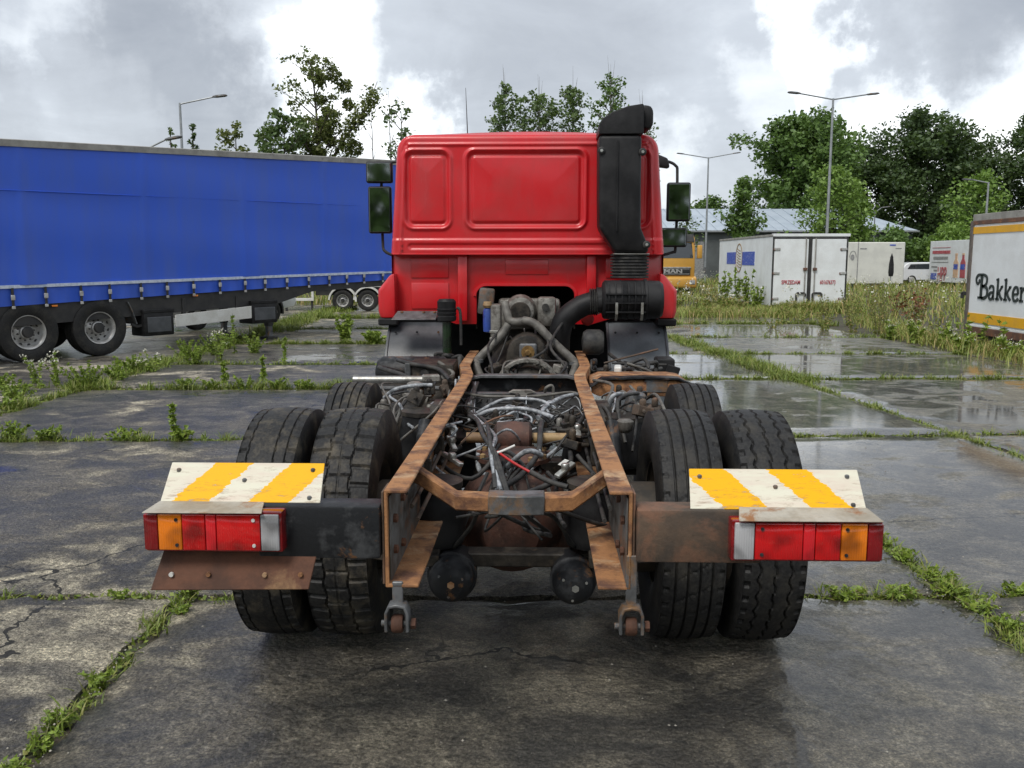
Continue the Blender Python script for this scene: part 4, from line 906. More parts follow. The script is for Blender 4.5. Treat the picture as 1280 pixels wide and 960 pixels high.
# wiring and air lines between the rails: each hose its own piece
rc = random.Random(21)
def cable(pts, r, mat): return hose('cable', pts, r, mat, n=7, sm=5)
for k in range(7):     # bundle down the left inside, drooping to the rear crossmember
    j = lambda a=.012: rc.uniform(-a, a)
    cable([(-.33 + j(.02), 1.85, .95), (-.31 + j(), 1.4, .955 + j()), (-.30 + j(.03), .95, .90 + j(.02)), (-.20 + j(.03), .45, .93 + j(.02)), (-.13 + j(.03), -.1, .98 + j(.015)), (-.085 + j(.02), -.45, .955 + j()), (-.05 + j(.03), -.70, .86 + j())], rc.choice((.008, .010, .012)), rc.choice(('hose', 'hose', 'airline')))
cable([(.0, -.42, .99), (-.06, -.43, .965), (-.10, -.44, .955)], .006, 'white'); cable([(-.075, -.42, .962), (0, -.5, .93), (.08, -.56, .90)], .006, 'redw'); cable([(.07, -.55, .905), (.14, -.62, .885), (.22, -.66, .87)], .011, 'hose')
cable([(-.28, .62, .91), (-.16, .60, .97), (0, .58, .985), (.10, .56, .97), (.18, .5, .95)], .012, 'airline')
cable([(-.25, .80, .92), (-.10, .85, .99), (.10, .84, .99), (.20, .78, .95)], .010, 'airline')
cable([(.34, 1.1, .985), (.24, .98, .985), (.14, .75, .965), (.10, .55, .94)], .014, 'airline')
cable([(.36, .6, .96), (.30, .45, .90), (.26, .2, .86), (.25, -.1, .84), (.18, -.35, .82), (.05, -.5, .80)], .013, 'hose')
cable([(.12, .5, .93), (.11, .2, .93), (.10, -.05, .88), (.03, -.28, .83), (-.05, -.4, .80)], .014, 'hose')
cable([(.14, 1.3, .97), (.15, 1.28, 1.0), (.19, 1.29, 1.0), (.19, 1.3, .85)], .010, 'hosegrey')
cable([(-.38, 1.3, .96), (-.2, 1.2, .955), (.1, 1.2, .96), (.3, 1.25, .975), (.38, 1.2, .95)], .009, 'hosegrey')
for k in range(16):
    x0, y0 = rc.uniform(-.34, .34), rc.uniform(.1, 1.3); p = [(x0, y0, rc.uniform(.80, .95))]
    for q in range(4): p.append((max(-.36, min(.36, p[-1][0] + rc.uniform(-.2, .2))), p[-1][1] - rc.uniform(-.15, .3), rc.uniform(.74, .95)))
    cable(p, rc.uniform(.006, .013), rc.choice(('hose', 'hose', 'hose', 'hosegrey', 'airline')))
for k in range(12):    # outside the rails, both sides
    s = -1 if k < 7 else 1; x0 = rc.uniform(.5, .9); p = [(s * x0, rc.uniform(2.2, 2.9), rc.uniform(.98, 1.06))]
    for q in range(4): p.append((s * max(.5, min(1.1, abs(p[-1][0]) + rc.uniform(-.22, .22))), p[-1][1] - rc.uniform(-.1, .28), rc.uniform(.94, 1.07)))
    cable(p, rc.uniform(.009, .02), rc.choice(('hose', 'hose', 'hose', 'hosegrey')))
cable([(.50, 1.0, .86), (.52, .95, .98), (.56, .95, 1.01), (.62, 1.0, 1.0)], .014, 'airline'); cable([(-.86, 1.3, .93), (-.78, 1.25, .99), (-.66, 1.28, 1.01), (-.56, 1.3, 1.01)], .013, 'airline'); cable([(.5, .7, .86), (.62, .85, .90), (.74, .95, .93)], .006, 'hose')
cable([(.06, -.86, .82), (.16, -.7, .76), (.24, -.55, .60), (.27, -.45, .55)], .009, 'hose'); cable([(0, -.86, .82), (-.12, -.72, .80), (-.18, -.6, .68), (-.26, -.5, .56)], .009, 'hose'); cable([(.02, -.86, .83), (.1, -.75, .74), (.15, -.6, .66)], .008, 'hose')
for k in range(14):
    x, y, z = rc.uniform(-.33, .33), rc.uniform(.05, 1.25), rc.uniform(.78, .92)
    b = MB().box((x, y, z), (rc.uniform(.04, .09), rc.uniform(.04, .08), rc.uniform(.04, .08)), (rc.uniform(-.3, .3), rc.uniform(-.3, .3), rc.uniform(0, 3)))
    b.lathe([(.018, 0), (.018, .05), (.01, .06)], (x, y, z + .02), 'z', 8)
    b.lathe([(.012, -.08), (.014, 0), (.012, .08)], (x, y, z), 'x', 8)
    part(b, 'air_valve', rc.choice(('alloy', 'grime', 'grime', 'blackpaint', 'greysteel')), bevel=.004)
for (x, y, z, a) in ((-.32, .05, .90, .4), (-.30, -.12, .86, .9), (-.33, .22, .93, .2), (.22, -.32, .86, -.6), (.30, .30, .92, .1)):
    part(MB().box((x, y, z), (.03, .13, .02), (.3, .2, a)).lathe([(.02, 0), (.02, .03)], (x, y, z), 'z', 8), 'fitting', 'chrome', bevel=.004)
lw = part(MB().box((.215, -.24, .875), (.022, .08, .004), (.1, .2, -.4)), 'loose_tag', 'white', bevel=.001)

rc = random.Random(91)
for k in range(26):    # thin wires and small bore pipes between the rails
    x0, y0 = rc.uniform(-.36, .36), rc.uniform(.2, 1.35); p = [(x0, y0, rc.uniform(.84, .99))]
    for q in range(5): p.append((max(-.38, min(.38, p[-1][0] + rc.uniform(-.16, .16))), p[-1][1] - rc.uniform(-.1, .22), rc.uniform(.80, .985)))
    cable(p, rc.uniform(.003, .007), rc.choice(('hose', 'hose', 'hose', 'airline', 'rustbar')))
for k in range(10):    # low loops behind the differential
    x0 = rc.uniform(-.3, .3); cable([(x0, -.1, rc.uniform(.78, .9)), (x0 + rc.uniform(-.1, .1), -.35, rc.uniform(.66, .8)), (x0 + rc.uniform(-.15, .15), -.55, rc.uniform(.6, .78)), (x0 + rc.uniform(-.2, .2), -.75, rc.uniform(.66, .84))], rc.uniform(.005, .011), 'hose')
for s in (-1, 1):      # pipes clipped along the inside of each rail, with saddles
    for q in range(3): cable([(s * (.385 - .02 * q), -1.0, .93 - .05 * q), (s * (.385 - .02 * q), 0, .92 - .05 * q), (s * (.383 - .02 * q), 1.3, .93 - .05 * q)], .009, rc.choice(('hose', 'rustbar')))
    for y in (-.5, .0, .5, 1.0): part(MB().box((s * .375, y, .875), (.05, .03, .14)), 'pipe_saddle', 'grime', bevel=.006)
    for k in range(9): # brackets, bosses and fittings outboard of the rails
        x, y, z = s * rc.uniform(.48, .86), rc.uniform(.45, 2.5), rc.uniform(.84, 1.0)
        b = MB().box((x, y, z), (rc.uniform(.03, .10), rc.uniform(.03, .10), rc.uniform(.03, .08)), (rc.uniform(-.4, .4), rc.uniform(-.4, .4), rc.uniform(0, 3)))
        b.lathe([(.02, 0), (.02, .04), (.012, .05)], (x, y, z + .02), 'z', 8); b.lathe([(.010, -.07), (.010, .07)], (x, y, z + .01), 'y', 8)
        part(b, 'fitting', rc.choice(('grime', 'grime', 'blackpaint', 'alloy', 'rustbar')), bevel=.005)
    for k in range(8):
        x0 = rc.uniform(.46, .8); p = [(s * x0, rc.uniform(.3, .7), rc.uniform(.8, .92))]
        for q in range(4): p.append((s * max(.45, min(.88, abs(p[-1][0]) + rc.uniform(-.15, .15))), p[-1][1] + rc.uniform(.1, .35), rc.uniform(.86, 1.02)))
        cable(p, rc.uniform(.005, .012), rc.choice(('hose', 'hose', 'hosegrey', 'airline')))
for k in range(9):     # bell housing bolts
    a = .25 + k * (math.pi - .5) / 8; part(MB().lathe([(.014, -.02), (.014, .0)], (.02 + .215 * math.cos(a), 2.28, .865 + .19 * math.sin(a)), 'y', 6), 'bolt', 'alloy', gb, bevel=0)
for x, y, z, w_, m_ in ((-.12, 2.2, .92, .10, 'alloy'), (.14, 2.18, .91, .09, 'grime'), (.0, 2.15, .86, .14, 'alloy'), (-.22, 2.4, .98, .08, 'grime'), (.26, 2.4, .98, .09, 'alloy'), (-.05, 2.45, 1.02, .07, 'grime'), (.10, 2.5, .99, .07, 'alloy')):
    part(MB().box((x, y, z), (w_, .08, .06), (.2, .1, x * 3)).lathe([(.016, 0), (.016, .05)], (x + .02, y, z), 'z', 8), 'gearbox_fitting', m_, gb, bevel=.01)
for k in range(9):
    x0 = rc.uniform(-.3, .34); cable([(x0, 2.15, rc.uniform(.86, .95)), (x0 + rc.uniform(-.12, .12), 2.35, rc.uniform(.98, 1.06)), (x0 + rc.uniform(-.2, .2), 2.6, rc.uniform(1.0, 1.15)), (x0 + rc.uniform(-.2, .2), 2.95, rc.uniform(1.1, 1.3))], rc.uniform(.005, .012), rc.choice(('hose', 'hose', 'hosegrey')))
# ------------------------------------------------------------------ background materials
def tarp(name, c, c2):
    t = NT(name); sp = t.n('ShaderNodeMapping', {'Scale': (1.0, 1.0, .18), 'Vector': t.co()}).outputs[0]
    f = t.noise(2.2, 8, .65, vec=sp); g = t.noise(120, 3, .5)
    t.set(base=t.mix(t.ramp(f, [(.42, 0.0), (.8, 1.0)]), c, c2), rough=t.math('ADD', t.math('MULTIPLY', f, .2), .38), spec=.4); t.bump(g, .05, .002); return t.m
M['curtain'] = tarp('blue_curtain_sheet', (0.030, 0.105, 0.60), (0.06, 0.12, 0.46))
M['band'] = worn('pale_webbing_band', (0.62, 0.68, 0.80), (0.45, 0.52, 0.66), 14, .6, .1)
M['tgrey'] = worn('grey_roof_rail', (0.34, 0.33, 0.30), (0.24, 0.23, 0.21), 3, .6, .1, c3=(.12, .11, .10), e3=(.6, .72), s3=5)
M['tdark'] = worn('dark_trailer_chassis', (0.02, 0.02, 0.021), (0.04, 0.038, 0.036), 4, .6, .1)
M['silver'] = worn('silver_wheel_paint', (0.55, 0.55, 0.54), (0.38, 0.37, 0.35), 9, .4, .1, metal=.35, c3=(.16, .13, .1), e3=(.6, .72))
M['amberl'] = glassy('amber_marker', (0.7, .2, .02))
M['boxwhite'] = worn('weathered_white_panel', (0.80, 0.83, 0.84), (0.72, 0.74, 0.74), 1.6, .5, .1, c3=(0.40, 0.33, 0.24), e3=(.68, .80), s3=3, bump=.08)
M['boxcream'] = worn('cream_white_panel', (0.68, 0.68, 0.62), (0.6, 0.6, 0.55), 1.2, .5, .1, bump=.05)
M['bluep'] = worn('blue_print', (0.03, 0.07, 0.42), (0.06, 0.12, 0.5), 12, .5, c3=(.6, .63, .66), e3=(.58, .62), s3=14)
M['redp'] = worn('faded_red_print', (0.42, 0.05, 0.08), (0.5, 0.16, 0.16), 20, .5)
M['orangep'] = worn('orange_print', (0.70, 0.40, 0.24), (0.68, 0.52, 0.36), 6, .5)
M['greyp'] = worn('grey_print', (0.22, 0.22, 0.22), (0.34, 0.34, 0.33), 12, .5)
M['yellowp'] = worn('yellow_stripe', (0.80, 0.42, 0.015), (0.72, 0.38, 0.03), 4, .45)
M['brownf'] = worn('brown_frame', (0.16, 0.075, 0.045), (0.10, 0.055, 0.04), 5, .65, .1, c3=(.3, .13, .05), e3=(.55, .68))
M['post'] = worn('grey_brown_post', (0.15, 0.125, 0.11), (0.10, 0.085, 0.075), 6, .65)
M['lettering'] = worn('dark_green_black_lettering', (0.012, 0.022, 0.022), (0.03, 0.04, 0.04), 9, .45)
M['galv'] = worn('galvanised_pole', (0.36, 0.38, 0.39), (0.27, 0.29, 0.30), 2, .5, .1, metal=.4)
M['metalroof'] = worn('pale_blue_metal_roof', (0.40, 0.46, 0.52), (0.34, 0.40, 0.46), .5, .45, .1)
M['wallgrey'] = worn('grey_green_shed_wall', (0.12, 0.135, 0.135), (0.09, 0.10, 0.10), .6, .7)
M['manyellow'] = paint('ochre_lorry_paint', (0.62, 0.33, 0.06), rough=.35, amt=.1)
M['carwhite'] = paint('white_car_paint', (0.72, 0.74, 0.76), rough=.3, amt=.05)
M['bark'] = worn('tree_bark', (0.085, 0.07, 0.055), (0.05, 0.042, 0.035), 8, .85, bump=.6)
M['birch'] = worn('pale_bark', (0.26, 0.25, 0.22), (0.10, 0.09, 0.08), 10, .8, bump=.4)
LF = {'mid': [(0.060, 0.114, 0.024), (0.095, 0.168, 0.035), (0.128, 0.215, 0.048), (0.074, 0.135, 0.030)], 'dark': [(0.038, 0.067, 0.024), (0.057, 0.097, 0.032), (0.081, 0.128, 0.040), (0.046, 0.081, 0.030)], 'bright': [(0.114, 0.202, 0.033), (0.162, 0.269, 0.047), (0.202, 0.309, 0.060), (0.135, 0.222, 0.040)], 'olive': [(0.095, 0.121, 0.030), (0.141, 0.168, 0.043), (0.181, 0.195, 0.060), (0.100, 0.135, 0.032)], 'spruce': [(0.060, 0.107, 0.035), (0.100, 0.155, 0.048), (0.141, 0.195, 0.067)]}
for k_, v_ in LF.items(): M['leaf_' + k_] = leafmat('foliage_' + k_, v_, trans=.22)

# ------------------------------------------------------------------ blue curtain-side trailer
TR = empty('curtain_trailer', (-7.68, 16.75, 0), R(54)); tag(TR, 'long blue curtain side trailer standing on its landing legs', 'trailer')
def tp(b, name, mat, parent=TR, bevel=.006, seg=1, smooth=35): return b.build(name, M[mat], parent, bevel, seg, smooth)
zb = lambda s: 1.04 + .031 * s
zm = lambda s: 1.35 + .0165 * s
zt = lambda s: 3.87 + .05 * s
S0, S1 = -5.0, 8.4
def cgrid(z0, z1, nx, nz, f, name):
    Ss, Ts = np.meshgrid(np.linspace(S0, S1, nx), np.linspace(0, 1, nz)); Z = z0(Ss) + (z1(Ss) - z0(Ss)) * Ts; Y = f(Ss, Ts)
    V = np.stack([Ss, Y, Z], 2).reshape(-1, 3); j, i = np.meshgrid(np.arange(nz - 1), np.arange(nx - 1), indexing='ij')
    return npmesh(name, V, [np.stack([j * nx + i, j * nx + i + 1, (j + 1) * nx + i + 1, (j + 1) * nx + i], -1).reshape(-1, 4)], True)
cu = link('curtain', cgrid(lambda s: zm(s) + .02, lambda s: zt(s) - .10, 260, 30, lambda s, t: .012 * np.sin(s * 5.1 + 2 * np.sin(s)) * (1 - t) ** 2 + .010 * np.sin(s * 1.3 + t * 3) + .006 * np.sin(t * 13 + s * .6) - .016 * sum(np.exp(-((s - q) / .07) ** 2) for q in (-3.6, -1.3, 1.0, 3.3, 5.6, 7.6)), 'curtain'), M['curtain'], TR)
tp(MB().loft([[(s, .01, zm(s) + 1.62), (s, -.014, zm(s) + 1.63), (s, .01, zm(s) + 1.64)] for s in np.linspace(S0, S1, 20)]), 'curtain_seam', 'curtain', cu, bevel=0)
sk = link('curtain_skirt', cgrid(zb, lambda s: zm(s) - .02, 260, 8, lambda s, t: .02 + .016 * np.sin(s * 10.1) * (1 - t) + .008 * np.sin(s * 23), 'curtain_skirt'), M['curtain'], TR)
tp(MB().loft([[(s, -.016, zm(s) - .028), (s, -.016, zm(s) + .028), (s, .01, zm(s) + .028), (s, .01, zm(s) - .028)] for s in np.linspace(S0, S1, 24)]), 'webbing_band', 'band', bevel=0)
rl = tp(MB().loft([[(s, -.03, zt(s) - .11), (s, -.035, zt(s)), (s, .06, zt(s) + .02), (s, .06, zt(s) - .11)] for s in np.linspace(S0, S1, 24)]), 'roof_rail', 'tgrey', bevel=0)
tp(MB().loft([[(s, .05, zt(s) - .03), (s, 1.25, zt(s) + .04), (s, 2.5, zt(s) - .03), (s, 2.5, zb(s)), (s, .05, zb(s))] for s in (S0, S1)]), 'body_shell', 'tdark', bevel=0)
tp(MB().loft([[(s, .06, zt(s) - .02), (s, 1.25, zt(s) + .045), (s, 2.52, zt(s) - .02), (s, 2.52, zt(s) - .06), (s, .06, zt(s) - .06)] for s in (S0, S1)]), 'roof_sheet', 'tgrey', bevel=0)
for k in range(22):
    s = -4.55 + k * .60 + rnd.uniform(-.05, .05)
    st = tp(MB().bb(s - .022, s + .022, -.018, .0, zb(s) - .02, zm(s) - .02), 'buckle_strap', 'tdark', bevel=.003)
    tp(MB().bb(s - .035, s + .035, -.03, -.01, zb(s) + .10, zb(s) + .19), 'buckle', 'silver', st, bevel=.006)
    tp(MB().bb(s - .03, s + .03, -.026, -.008, zb(s) - .05, zb(s) + .0), 'hook', 'silver', st, bevel=.006)
tp(MB().loft([[(s, .06, zb(s) - .36 if s < 5 else zb(s) - .15), (s, .06, zb(s)), (s, 2.4, zb(s)), (s, 2.4, zb(s) - .36 if s < 5 else zb(s) - .15)] for s in (S0, -3.5, 4.2, 5.2, S1)]), 'chassis', 'tdark', bevel=0)
for s in (-.85, 2.05): tp(MB().bb(s - .05, s + .05, -.02, .03, zb(s) - .06, zb(s) - .03), 'marker_light', 'amberl', bevel=.004)
# wheels
twt = tyre_mesh(.53, .36, 'rib', 9)
def trim_mesh():
    return MB().lathe([(.288, -.16), (.300, -.165), (.305, -.15), (.285, -.14), (.262, -.10), (.25, -.055), (.225, -.02), (.20, .0), (.165, -.02), (.12, -.04), (.118, -.09), (.09, -.105), (.02, -.108)], (0, 0, 0), 'x', 40, open0=True).mesh('wheel_disc')
tdisc = trim_mesh(); thole = MB().lathe([(.030, -.004), (.030, .004)], (0, 0, 0), 'x', 12).mesh('hand_hole'); thub = MB().lathe([(.10, -.09), (.10, -.13), (.085, -.15), (.02, -.155)], (0, 0, 0), 'x', 20).mesh('axle_hub'); tnut = MB().lathe([(.015, -.055), (.015, -.02)], (0, 0, 0), 'x', 6).mesh('nut')
def twheel(parent, loc, scale=1.0, rz=R(90), hm='tdark', rm='silver'):
    o = link('wheel', twt, M['tyre'], parent); o.location = loc; o.rotation_euler = (rnd.uniform(0, 1), 0, rz); o.scale = (scale,) * 3
    link('wheel_disc', tdisc, M[rm], o); link('axle_hub', thub, M[hm], o)
    for k in range(10):
        a = k * math.pi / 5
        q = link('hand_hole', thole, M['tdark'], o); q.location = (-.036, .236 * math.cos(a), .236 * math.sin(a)); q.rotation_euler = (0, 0, -.6 * 0)
        q = link('nut', tnut, M['tdark'], o); q.location = (0, .145 * math.cos(a + .3), .145 * math.sin(a + .3))
    return o
for s in (0, -1.31, -2.62):
    twheel(TR, (s, .20, .52)); twheel(TR, (s, 2.2, .52), rz=R(-90))
    tp(MB().lathe([(.07, .2), (.07, 2.2)], (s, 0, .52), 'y', 12), 'axle_beam', 'tdark', bevel=0)
tp(MB().strip([(.58, .98), (.66, .80), (.74, .55)], .02, .02, .40, 'xz'), 'mud_flap', 'greysteel', bevel=.003)
tp(MB().strip([(.66, .55), (.76, .50), (.9, .52)], .05, .06, .12, 'xz'), 'guard_bracket', 'tdark', bevel=.003)
for s0, s1, z0, z1 in ((.86, 1.52, .30, .80), (3.42, 4.12, .40, .88)):
    o = tp(MB().bb(s0, s1, -.02, .45, z0, z1), 'toolbox', 'plastic', bevel=.03, seg=2)
    tp(MB().bb(s0 + .07, s1 - .07, -.035, -.015, z0 + .07, z1 - .13), 'toolbox_door', 'guard', o, bevel=.015)
    tp(MB().bb(s0 - .01, s1 + .01, -.035, .2, z1 - .05, z1 + .02), 'toolbox_lid', 'plastic', o, bevel=.012)
tp(MB().sheet([(1.54, -.01, .45), (3.40, -.01, .53), (3.40, -.01, .79), (1.54, -.01, .69)], -.03), 'side_guard', 'white', bevel=.004)
for s in (1.8, 3.1): tp(MB().bb(s - .04, s + .04, .04, .1, .62, 1.02), 'guard_post', 'tdark')
for y in (.35, 2.0):
    lg = tp(MB().bb(4.14, 4.30, y, y + .15, .30, 1.05), 'landing_leg', 'tdark', bevel=.01)
    tp(MB().bb(4.16, 4.28, y + .02, y + .13, .05, .32), 'inner_leg', 'greysteel', lg, bevel=.006)
    tp(MB().bb(4.06, 4.38, y - .06, y + .21, .0, .05), 'leg_foot', 'tdark', lg, bevel=.01)

# ------------------------------------------------------------------ white vehicles seen under the trailer
WT = empty('white_low_trailer', (-6.2, 31.6, 0), R(4)); tag(WT, 'low white trailer with two small wheels under white arched mudguards', 'trailer')
def wheel_small(parent, loc, s): return twheel(parent, loc, s, R(90), 'tdark', 'silver')
for x in (.25, 1.12):
    wheel_small(WT, (x, .05, .37), .70)
    pts = [(x + .47 * math.cos(R(a)), .37 + .47 * math.sin(R(a))) for a in range(-5, 190, 13)]
    tp(MB().strip(pts, .06, -.12, .25, 'xz'), 'mudguard', 'white', WT, bevel=0)
tp(MB().bb(-.7, 2.4, .0, 2.2, .84, 1.0), 'deck', 'white', WT)
tp(MB().bb(-.7, 2.4, .1, 2.1, .55, .82), 'chassis', 'tdark', WT)
f_ = MB().bb(-2.2, -.75, -.05, .0, .72, .86).bb(-2.2, -.75, -.05, .0, .36, .46).bb(-2.2, -2.12, -.05, .0, .46, .72).bb(-.83, -.75, -.05, .0, .46, .72)
tp(f_, 'side_frame', 'white', WT, bevel=.008)
tp(MB().bb(-2.1, -1.5, .1, .5, .48, .72), 'storage_box', 'tdark', WT)
for x in (-1.75, -.86): tp(MB().bb(x, x + .07, .0, .1, .0, .36), 'prop_leg', 'tdark', WT)
tp(MB().bb(-2.2, 2.4, .0, 2.2, 1.0, 2.6), 'body', 'boxwhite', WT)
WV = empty('white_van', (-6.75, 25.3, 0), R(62)); tag(WV, 'white van nose with one wheel showing behind the trailer landing leg', 'van')
twheel(WV, (0, .10, .33), .62)
pts = [(.42 * math.cos(R(a)), .33 + .42 * math.sin(R(a))) for a in range(-10, 191, 12)]
tp(MB().strip(pts, .05, -.02, .30, 'xz'), 'wheel_arch', 'tdark', WV, bevel=0)
tp(MB().prism([(-3.6, .35), (-.48, .35), (-.46, .55), (-.3, .78), (0, .86), (.3, .78), (.46, .55), (.5, .40), (.95, .45), (1.05, .62), (.95, .86), (.3, 1.02), (-.35, 1.75), (-.6, 1.85), (-3.6, 1.85)], .03, 1.75, 'xz'), 'van_body', 'carwhite', WV, bevel=.03, seg=2)
tp(MB().sheet([(-.95, .024, 1.15), (.02, .024, 1.15), (-.42, .024, 1.66), (-.95, .024, 1.66)], .004), 'door_window', 'window', WV, bevel=0)
twheel(WV, (-2.7, .10, .33), .62)

# ------------------------------------------------------------------ text helper
def text_mesh(body, size, depth=.006, bold=0.0, sx=1.0):
    cu_ = bpy.data.curves.new('t', 'FONT'); cu_.body = body; cu_.size = size; cu_.extrude = depth; cu_.offset = bold; cu_.align_x = 'CENTER'; cu_.resolution_u = 3
    ob = bpy.data.objects.new('t', cu_); C.objects.link(ob); dg = bpy.context.evaluated_depsgraph_get()
    me = bpy.data.meshes.new_from_object(ob.evaluated_get(dg)); bpy.data.objects.remove(ob); bpy.data.curves.remove(cu_)
    for v in me.vertices: v.co.x *= sx
    return me
def text_on(parent, name, body, size, mat, loc, rot, bold=0.0, sx=1.0):
    me = text_mesh(body, size, .006, bold, sx); o = link(name, me, None, parent); me.materials.clear(); me.materials.append(M[mat]); o.location = loc; o.rotation_euler = rot; return o

# ------------------------------------------------------------------ white box body with doors
BX = empty('box_body', (9.21, 32.0, .0)); tag(BX, 'weathered white lorry box body with double doors and a blue sea emblem', 'container')
def bp(b, name, mat, parent=BX, bevel=.008, seg=1): return b.build(name, M[mat], parent, bevel, seg)
bp(MB().bb(0, 2.66, .03, 8.2, .16, 2.60), 'shell', 'boxwhite')
bp(MB().bb(-.02, 2.68, 0, 8.22, 2.60, 2.68), 'roof_edge', 'tgrey')
bp(MB().bb(.05, 2.6, .2, 8.0, .06, .16), 'sill', 'tgrey'); 
for y in (.3, 3.5, 7.4): bp(MB().bb(.2, 2.4, y, y + .25, -.04, .06), 'support_block', 'brownf')
for x0, x1 in ((0, .045), (1.275, 1.385), (2.615, 2.66)): bp(MB().bb(x0, x1, -.012, .03, .16, 2.60), 'door_gasket', 'tdark', bevel=.004)
bp(MB().bb(.0, 2.66, -.014, .03, .14, .19), 'door_gasket', 'tdark'); bp(MB().bb(0, 2.66, -.014, .03, 2.52, 2.575), 'door_gasket', 'tdark')
bp(MB().bb(.0, 2.72, -.03, .2, 2.60, 2.70), 'rear_header', 'boxwhite')
for x0, x1, hx in ((.06, 1.26, 0), (1.40, 2.60, 1)):
    d = bp(MB().bb(x0, x1, -.02, .03, .20, 2.51), 'door', 'boxwhite')
    rx = x1 - .10 if hx == 0 else x0 + .10
    bp(MB().tube([(rx, -.05, .16), (rx, -.05, 2.55)], .022, 8), 'lock_rod', 'tgrey', d, bevel=0)
    for z in (.42, 1.32, 2.16):
        xx = x0 - .02 if hx == 0 else x1 - .20
        bp(MB().bb(xx, xx + .22, -.055, -.018, z - .04, z + .05), 'hinge', 'silver', d, bevel=.015)
        bp(MB().bb(xx - .02, xx + .06, -.05, -.016, z - .05, z + .03), 'hinge_knuckle', 'brownf', d, bevel=.01)
    h0 = rx - .28 if hx == 0 else rx - .04
    bp(MB().strip([(h0, .34), (h0, .58), (h0 + .04, .62), (h0 + .28, .62), (h0 + .32, .58), (h0 + .32, .50)], .06, -.07, -.02, 'xz'), 'door_handle', 'tdark', d, bevel=0)
    bp(MB().box((rx, -.06, 1.46), (.14, .06, .10)), 'rod_clamp', 'brownf', d)
bp(MB().bb(1.25, 1.42, -.06, .05, -.03, .22), 'door_stop', 'tdark')
text_on(BX, 'lettering', 'SPRZEDAM', .20, 'redp', (.68, -.028, .93), (R(90), 0, 0), .004, .68)
text_on(BX, 'lettering', '601676373', .20, 'redp', (1.99, -.028, .93), (R(90), 0, 0), .003, .62)
# emblem on the side: blue sea either side of an upright oval
def ellipse(cy_, cz, a, b, n=24): return [(cy_ + a * math.cos(2 * math.pi * k / n), cz + b * math.sin(2 * math.pi * k / n)) for k in range(n)]
bp(MB().bb(-.012, .0, 5.25, 6.75, 1.62, 2.10), 'emblem_sea', 'bluep', bevel=0); bp(MB().bb(-.012, .0, 2.35, 4.15, 1.58, 2.10), 'emblem_sea', 'bluep', bevel=0)
bp(MB().strip(ellipse(4.70, 1.86, .50, .56) + [ellipse(4.70, 1.86, .50, .56)[0]], .05, -.014, .0), 'emblem_ring', 'tan', bevel=0)
for k in range(7): bp(MB().strip([(4.35 + .02 * k, 1.48 + k * .11), (4.7, 1.50 + k * .11), (5.0, 1.58 + k * .11)], .03, -.014, .0), 'emblem_stripe', 'tan', bevel=0)

# ------------------------------------------------------------------ lettered trailer at the right edge
BK = empty('lettered_box_trailer', (9.86, 19.45, 0)); tag(BK, 'white box trailer with yellow stripes and large dark lettering', 'trailer')
def kp(b, name, mat, parent=BK, bevel=.006): return b.build(name, M[mat], parent, bevel)
kp(MB().bb(.0, 2.45, -7.5, 0, .42, 2.58), 'shell', 'boxwhite')
kp(MB().bb(-.012, 0, -7.5, -.06, 2.33, 2.47), 'upper_stripe', 'yellowp', bevel=0); kp(MB().bb(-.012, 0, -7.5, -.06, .46, .66), 'lower_stripe', 'yellowp', bevel=0)
kp(MB().bb(-.02, 2.47, -7.5, 0, 2.52, 2.60), 'top_moulding', 'brownf'); kp(MB().bb(-.005, 2.46, -7.5, 0, 2.60, 2.74), 'roof_cap', 'tgrey')
kp(MB().bb(-.02, 2.47, -7.5, 0, .22, .37), 'lower_frame', 'brownf'); kp(MB().bb(-.005, 2.4, -7.5, -.02, .372, .42), 'lower_panel', 'boxwhite'); kp(MB().bb(.05, 2.3, -7.3, -.2, .06, .22), 'underframe', 'tdark')
kp(MB().bb(-.03, .08, -.06, .05, .16, 2.60), 'corner_post', 'post'); 
for y in (-.6, -3.5, -6.8): kp(MB().bb(.2, 2.2, y - .3, y, -.04, .07), 'support_block', 'brownf')
kp(MB().bb(-.03, -.0, .02, .22, 1.02, 1.10).bb(-.03, 0, .18, .28, .95, 1.08), 'door_catch', 'tdark')
def letter(strokes, a0, z0=.97, hh=1.0, ww=1.0):
    b = MB()
    for t, pts in strokes:
        pp = pts if len(pts) < 3 else [(p.x, p.y) for p in catmull([(x, y, 0) for x, y in pts], 5)]
        b.strip([(-(a0 + x * ww), z0 + y * hh) for x, y in pp], t, -.016, 0.0)
    kp(b, 'letter', 'lettering', bevel=0)
letter([(.085, [(.24, .02), (.24, .50)]), (.05, [(.12, .025), (.34, .025)]), (.055, [(.10, .31), (.04, .34), (.02, .42), (.08, .49), (.20, .505), (.34, .50), (.44, .45), (.44, .34), (.36, .28), (.26, .27)]), (.065, [(.26, .27), (.42, .25), (.49, .17), (.46, .06), (.34, .02), (.26, .02)]), (.05, [(.10, .31), (.15, .36), (.13, .40)])], .30)
A_ = [(.05, [(.03, .22), (.08, .28), (.17, .27), (.20, .20), (.20, .04), (.24, .02)]), (.055, [(.20, .15), (.08, .14), (.03, .07), (.08, .01), (.16, .03), (.20, .09)])]
K_l = [(.06, [(.06, .02), (.06, .42)]), (.045, [(0, .02), (.12, .02)]), (.04, [(.0, .41), (.08, .43)]), (.045, [(.07, .13), (.13, .18), (.22, .28)]), (.055, [(.12, .16), (.18, .07), (.25, .02)]), (.04, [(.18, .27), (.25, .285)])]
E_ = [(.045, [(.04, .14), (.21, .15)]), (.055, [(.21, .15), (.18, .26), (.10, .28), (.04, .21), (.03, .10), (.09, .015), (.18, .03), (.22, .07)])]
